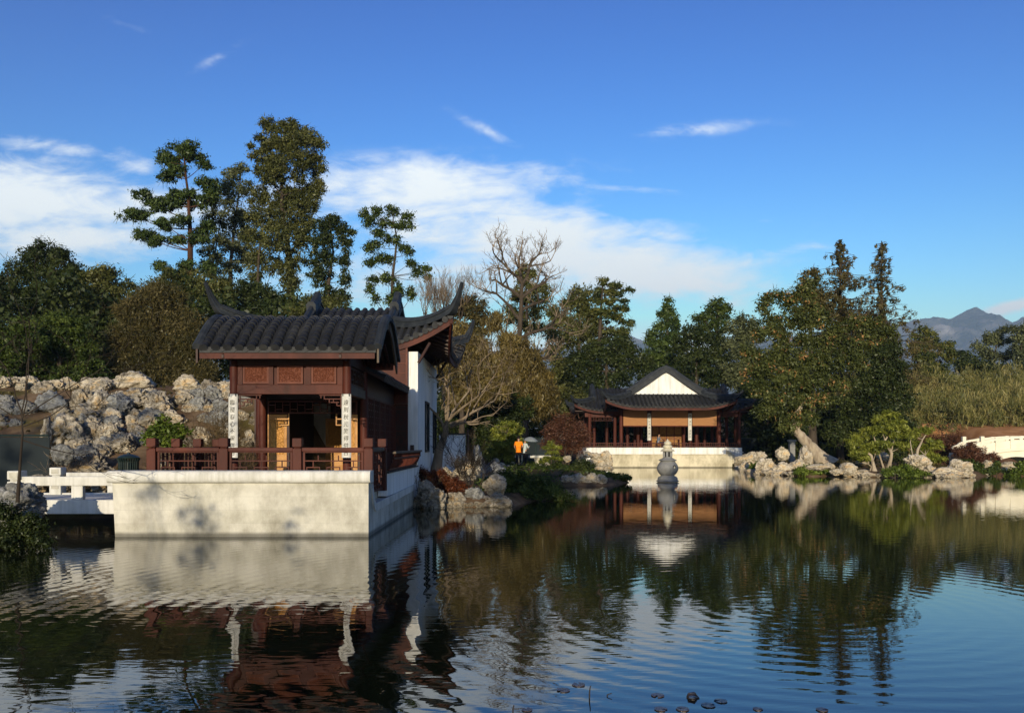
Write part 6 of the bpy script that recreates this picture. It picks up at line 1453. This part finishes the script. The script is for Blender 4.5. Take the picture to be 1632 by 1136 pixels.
for (px, Yq, topy, lb, sd_) in ((692, 75, 470, 'thin pale leafless tree just right of the open-crowned tree, behind the roof corner', 8), (718, 77, 480, 'thin leafless tree behind the upswept roof corner horn', 12)):
    b0 = P(px, 640, Yq); tpp = [(b0[0], Yq, gz1(b0[0], Yq)-.1), P(px-2, 600, Yq), P(px+2, 540, Yq)]
    branchy('bare_tree', lb, 'tree', tpp[0], tpp, .16, 4, .28, 'twig', 'bark', sd_, n0=7, ratio=.72, fork=3, rmin=.010, up=.5, len0=2.4)
b0 = P(345, 716, 24.5); g0 = gz1(b0[0], 24.5)
def shrub_starts(cx_, cy_, z_, n_, ln_, sp, seed):
    r_ = random.Random(seed); return [((cx_+r_.gauss(0, .12), cy_+r_.gauss(0, .12), z_), (r_.gauss(0, sp), r_.gauss(0, sp), 1), ln_*r_.uniform(.7, 1.1)) for _ in range(n_)]
def bare_shrub(label, px, py, Y, n_, ln_, sp, lev, seed, tm='twig_brown', rmin=.005, group=None, r0=.035):
    x, y, z = P(px, py, Y); z = min(z, gz1(x, Y)+.1) if Y > 20 else z
    branchy('bare_shrub', label, 'shrub', (x, y, z), [(x, y, z-.15), (x, y, z+.12)], r0, lev, .42, tm, 'bark', seed, ratio=.74, fork=3, rmin=rmin, up=.22, extra=shrub_starts(x, y, z+.05, n_, ln_, sp, seed), group=group)
bare_shrub('tangled bare brown shrub left of the near pavilion, in front of the rocks', 338, 720, 24.8, 12, 1.0, .55, 4, 3)
bare_shrub('upright bare twiggy shrub rising to the eave left of the near pavilion', 350, 660, 27.5, 12, 1.15, .32, 4, 14)
bare_shrub('low dry twiggy shrub behind the rails of the footbridge', 125, 748, 24.2, 10, .6, .5, 3, 17, 'twig')
bare_shrub('dark bare twiggy shrub behind the hollowed shore rock', 752, 778, 29.5, 7, .55, .45, 4, 23, 'twig_dark', .006)
bare_shrub('dark bare shrub with thin upright stems left of the tall dark rock', 740, 760, 31.5, 6, .95, .25, 3, 29, 'twig_dark', .006)
bare_shrub('reddish bare twigs leaning out from the rust-red shrub at the terrace corner', 668, 762, 27.9, 7, .5, .6, 3, 31, 'twig_brown', .005)
bare_shrub('dark leafless shrub on the earth slope left of the arched bridge', 1537, 716, 62, 7, 1.3, .5, 4, 37, 'twig_dark', .012, r0=.07)
# bare tree at the left edge, close to the viewer
YL = 16.0
tl_ = [P(28, 800, YL), P(32, 740, YL), P(36, 690, YL), P(34, 655, YL)]
branchy('bare_tree', 'dark leafless tree at the left edge with branches crossing in front of the rocks', 'tree', (tl_[0][0], YL, .4), tl_, .03, 4, .42, 'twig_dark', 'twig_dark', 41, ratio=.72, fork=2, rmin=.004, up=.1,
        extra=[(P(34,655,YL),(-.5,.1,1),1.1),(P(34,660,YL),(.1,.1,1),1.5),(P(36,665,YL),(1,.2,.75),1.5),(P(36,680,YL),(1,-.2,.25),1.3),(P(34,670,YL),(-1,.1,.5),1.0),(P(33,700,YL),(1,.1,-.2),1.1),(P(35,668,YL),(.5,.1,1.1),1.4)])
# ---- brushy slope, distant woods, grass
def stuff_leaves(name, label, C, Rr, n_per, size, mat, **k):
    nr = np.random.RandomState(hash_(label)); v_, tint = leafquads(nr, C, Rr, n_per, size, **k)
    o = mk_leaves(name, v_, tint, M[mat], None); return tag(o, label, kind='stuff', cat='vegetation')
nr = np.random.RandomState(3); n = 2600
X = nr.uniform(31, 74, n); Yv = nr.uniform(88, 116, n); keep = (X > 36+(Yv-88)*.25); X, Yv = X[keep], Yv[keep]; Z = gz(X, Yv)
hgt = (1.4+1.9*nr.rand(len(X)))*np.clip((X-33)/8, .5, 1)*(1+.25*np.sin(X*.5)*np.cos(Yv*.4)); rows_ = []
C = np.stack([X, Yv, Z+hgt*nr.rand(len(X))], 1)
stuff_leaves('bamboo_thicket', 'straw-green bamboo and brush thicket covering the slope above the earth bank at the right', C, .5+.4*nr.rand(len(C)), 60, .32, 'brush', asp=.18, elong=1.9, flat_=1.3, up=.1, vert=.55)
n = 420; X = nr.uniform(34, 74, n); Yv = nr.uniform(90, 118, n); keep = np.sin(X*.6)+np.sin(Yv*.45+X*.2) > .5; X, Yv = X[keep], Yv[keep]
C = np.stack([X, Yv, gz(X, Yv)+2.6*nr.rand(len(X))], 1); stuff_leaves('slope_shrubs', 'green shrubs mixed into the bamboo thicket on the slope at the right', C, .6+.4*nr.rand(len(C)), 60, .3, 'olive')
n = 900; X = nr.uniform(-75, 130, n); Yv = 132+nr.uniform(-6, 10, n); Z = gz(X, Yv); zt = np.where(X < 58, 15.0, 11.3)+1.6*np.sin(X*.21)+1.2*np.sin(X*.53+1)
zt = np.where((X > 14) & (X < 22), zt*.92, zt)
C = np.stack([X, Yv, Z+(zt-Z)*nr.rand(n)**.8], 1); stuff_leaves('distant_woodland', 'dark distant woodland closing the view behind the garden trees', C, 1.3+.9*nr.rand(n), 130, .5, 'dark', up=.3)
for (nm, lb, x0, x1, y0, y1, h_, n_) in (('understory', 'dark shrubs filling the shade under the trees behind the far pavilion', -9, 26, 88, 94, 6.5, 420), ('understory', 'dark shrubs in the shade behind the big leaning oak', 23, 37, 78, 86, 5.5, 260), ('understory', 'dark shrubs under the trees behind the rockery', -48, -14, 56, 62, 7.5, 420)):
    nr = np.random.RandomState(hash_(lb)); X = nr.uniform(x0, x1, n_); Yv = nr.uniform(y0, y1, n_); C = np.stack([X, Yv, gz(X, Yv)+h_*nr.rand(n_)*(1+.2*np.sin(X*.8))], 1)
    stuff_leaves(nm, lb, C, .8+.5*nr.rand(n_), 110, .32, 'dark')
def ground_plants(name, label, x0, x1, y0, y1, n, size, mat, hmax=.25, cond=None, n_per=14, **k):
    nr = np.random.RandomState(hash_(label)); X = nr.uniform(x0, x1, n); Yv = nr.uniform(y0, y1, n); sd_ = pond_sd(X, Yv); kp = sd_ > .25
    if cond is not None: kp &= cond(X, Yv)
    X, Yv = X[kp], Yv[kp]; C = np.stack([X, Yv, gz(X, Yv)+hmax*.4*nr.rand(len(X))], 1); return stuff_leaves(name, label, C, hmax*(.6+.6*nr.rand(len(C))), n_per, size, mat, **k)
ground_plants('ground_cover', 'low green ground cover on the shore between the benches and the far pavilion', -2, 8, 29, 66, 1500, .13, 'green', .2)
ground_plants('grass', 'short dry grass on the flat right shore under the pines', 15, 36, 51, 76, 2200, .16, 'olive_brown', .1, n_per=16)
ground_plants('leaf_litter', 'leaf litter and weeds between the rockery stones', -26, -9, 22, 50, 1600, .1, 'olive_brown', .12)
ground_plants('weeds', 'scattered green weeds on the bare earth bank at the right', 33, 60, 70, 96, 130, .3, 'green', .35, n_per=40, cond=lambda x, y: (np.sin(x*.9)+np.sin(y*.7+x*.3)) > .9)
# ---- pads and sticks on the water
def pad(px, py, wpx, label):
    Y = HC*F/(py-HY); x = XX(px, Y); r_ = wpx/2/F*Y; mb_ = MB(); k = 22; ring = []; a0 = rnd.uniform(0, 6.28)
    for i in range(k+1):
        t = a0+.25+(2*math.pi-.5)*i/k; ring.append((x+r_*math.cos(t)*rnd.uniform(.94, 1.03), Y+r_*1.15*math.sin(t)*rnd.uniform(.94, 1.03)))
    top_ = [(a, b_, .005+rnd.uniform(0, .004)) for a, b_ in ring]; bot = [(a, b_, .002) for a, b_ in ring]; n_ = len(ring)
    mb_.add(top_+bot+[(x, Y, .006), (x, Y, .001)], [[i, i+1, 2*n_] for i in range(n_-1)]+[[n_+i+1, n_+i, 2*n_+1] for i in range(n_-1)]+[[i, n_+i, n_+i+1, i+1] for i in range(n_-1)])
    return tag(mb_.build('lily_pad', M['pad']), label, 'lily pad', 'lily pads in the foreground water')
M['pad'] = surf('brown_lily_pad', [(.03, .022, .02), (.07, .05, .045)], 9, .22, .3, 20, spec=.6)
pads = [(898, 1100, 24, 'left one of the pair of brown lily pads nearest the bottom centre'), (922, 1091, 24, 'right one of the pair of brown lily pads nearest the bottom centre'), (840, 1131, 20, 'leftmost lily pad, alone at the bottom edge'),
        (1048, 1108, 24, 'brown lily pad just left of the curled leaf'), (1104, 1111, 24, 'curled dark lily pad in the middle of the floating group'), (1149, 1117, 24, 'brown lily pad at the right end of the upper row'), (1053, 1130, 24, 'lily pad at the bottom left of the floating group'), (1088, 1130, 24, 'lily pad in the bottom middle of the floating group'),
        (1129, 1124, 26, 'lily pad below and between the curled leaf and the upper right pad'), (1208, 1130, 18, 'dark crumpled lily pad right of the floating group'), (1310, 1131, 22, 'rightmost lily pad, alone near the bottom edge')]
for p_ in pads: pad(p_[0], p_[1], p_[2]*.86, p_[3])
def stick(px, py, hpx, label, dx=.01):
    Y = HC*F/(py-HY); x = XX(px, Y); h = hpx/F*Y; o = MB().tube([(x, Y, -.1), (x+dx*.3, Y, h*.5), (x+dx, Y, h)], [.006, .005, .004], 6).build('stem', M['twig_dark']); tag(o, label, 'stem')
stick(939, 1112, 20, 'thin dark stem poking straight out of the water near the lily pads'); stick(817, 1135, 12, 'short dark stem out of the water at the bottom edge'); stick(965, 1109, 5, 'tiny bent stem at the water right of the straight stem', .05)
o = MB(); Y = HC*F/(1110-HY); x = XX(1095, Y); o.tube([(x, Y, 0), (x+.01, Y-.02, .03), (x+.05, Y-.03, .035), (x+.08, Y-.02, .01)], [.006, .012, .015, .004], 6); tag(o.build('curled_leaf', M['pad']), 'curled dead leaf standing on the water beside the middle lily pad', 'leaf')
# ---- trees on the near bank behind the viewer: they shade the lantern, the point and part of the terrace
def bank_tree(x, y, z0, z1, rad, label, K, seed=1, mat='olive', n_per=90, foot=None):
    nr = np.random.RandomState(seed); g = gz1(x, y); root = empty('bank_tree', (x, y, g), label, 'tree', 'trees on the bank behind the viewer'); zm = (z0+z1)/2
    tr = MB(); fx0 = x if foot is None else foot
    tr.tube([(fx0, y, g-.2), (fx0+(x-fx0)*.15, y, g+z0*.5), (x, y+.2, zm), (x, y, z1-.5)], [.3, .2, .12, .05] if foot is None else [.12, .06, .035, .015], 8)
    d = nr.normal(size=(K, 3)); d /= np.linalg.norm(d, axis=1)[:, None]
    C = np.array([x, y, zm])+d*(nr.rand(K)**.4)[:, None]*np.array([rad, rad, (z1-z0)/2-.3])
    for q in range(12): limb(tr, (x, y, z0), C[q], .03, .012)
    v_, tint = leafquads(nr, C, .45*(.6+.8*nr.rand(K)), n_per, .2); mk_leaves('crown', v_, tint, M[mat], root); tr.build('trunk', M['bark'], root)
for a in BANK: bank_tree(*a)
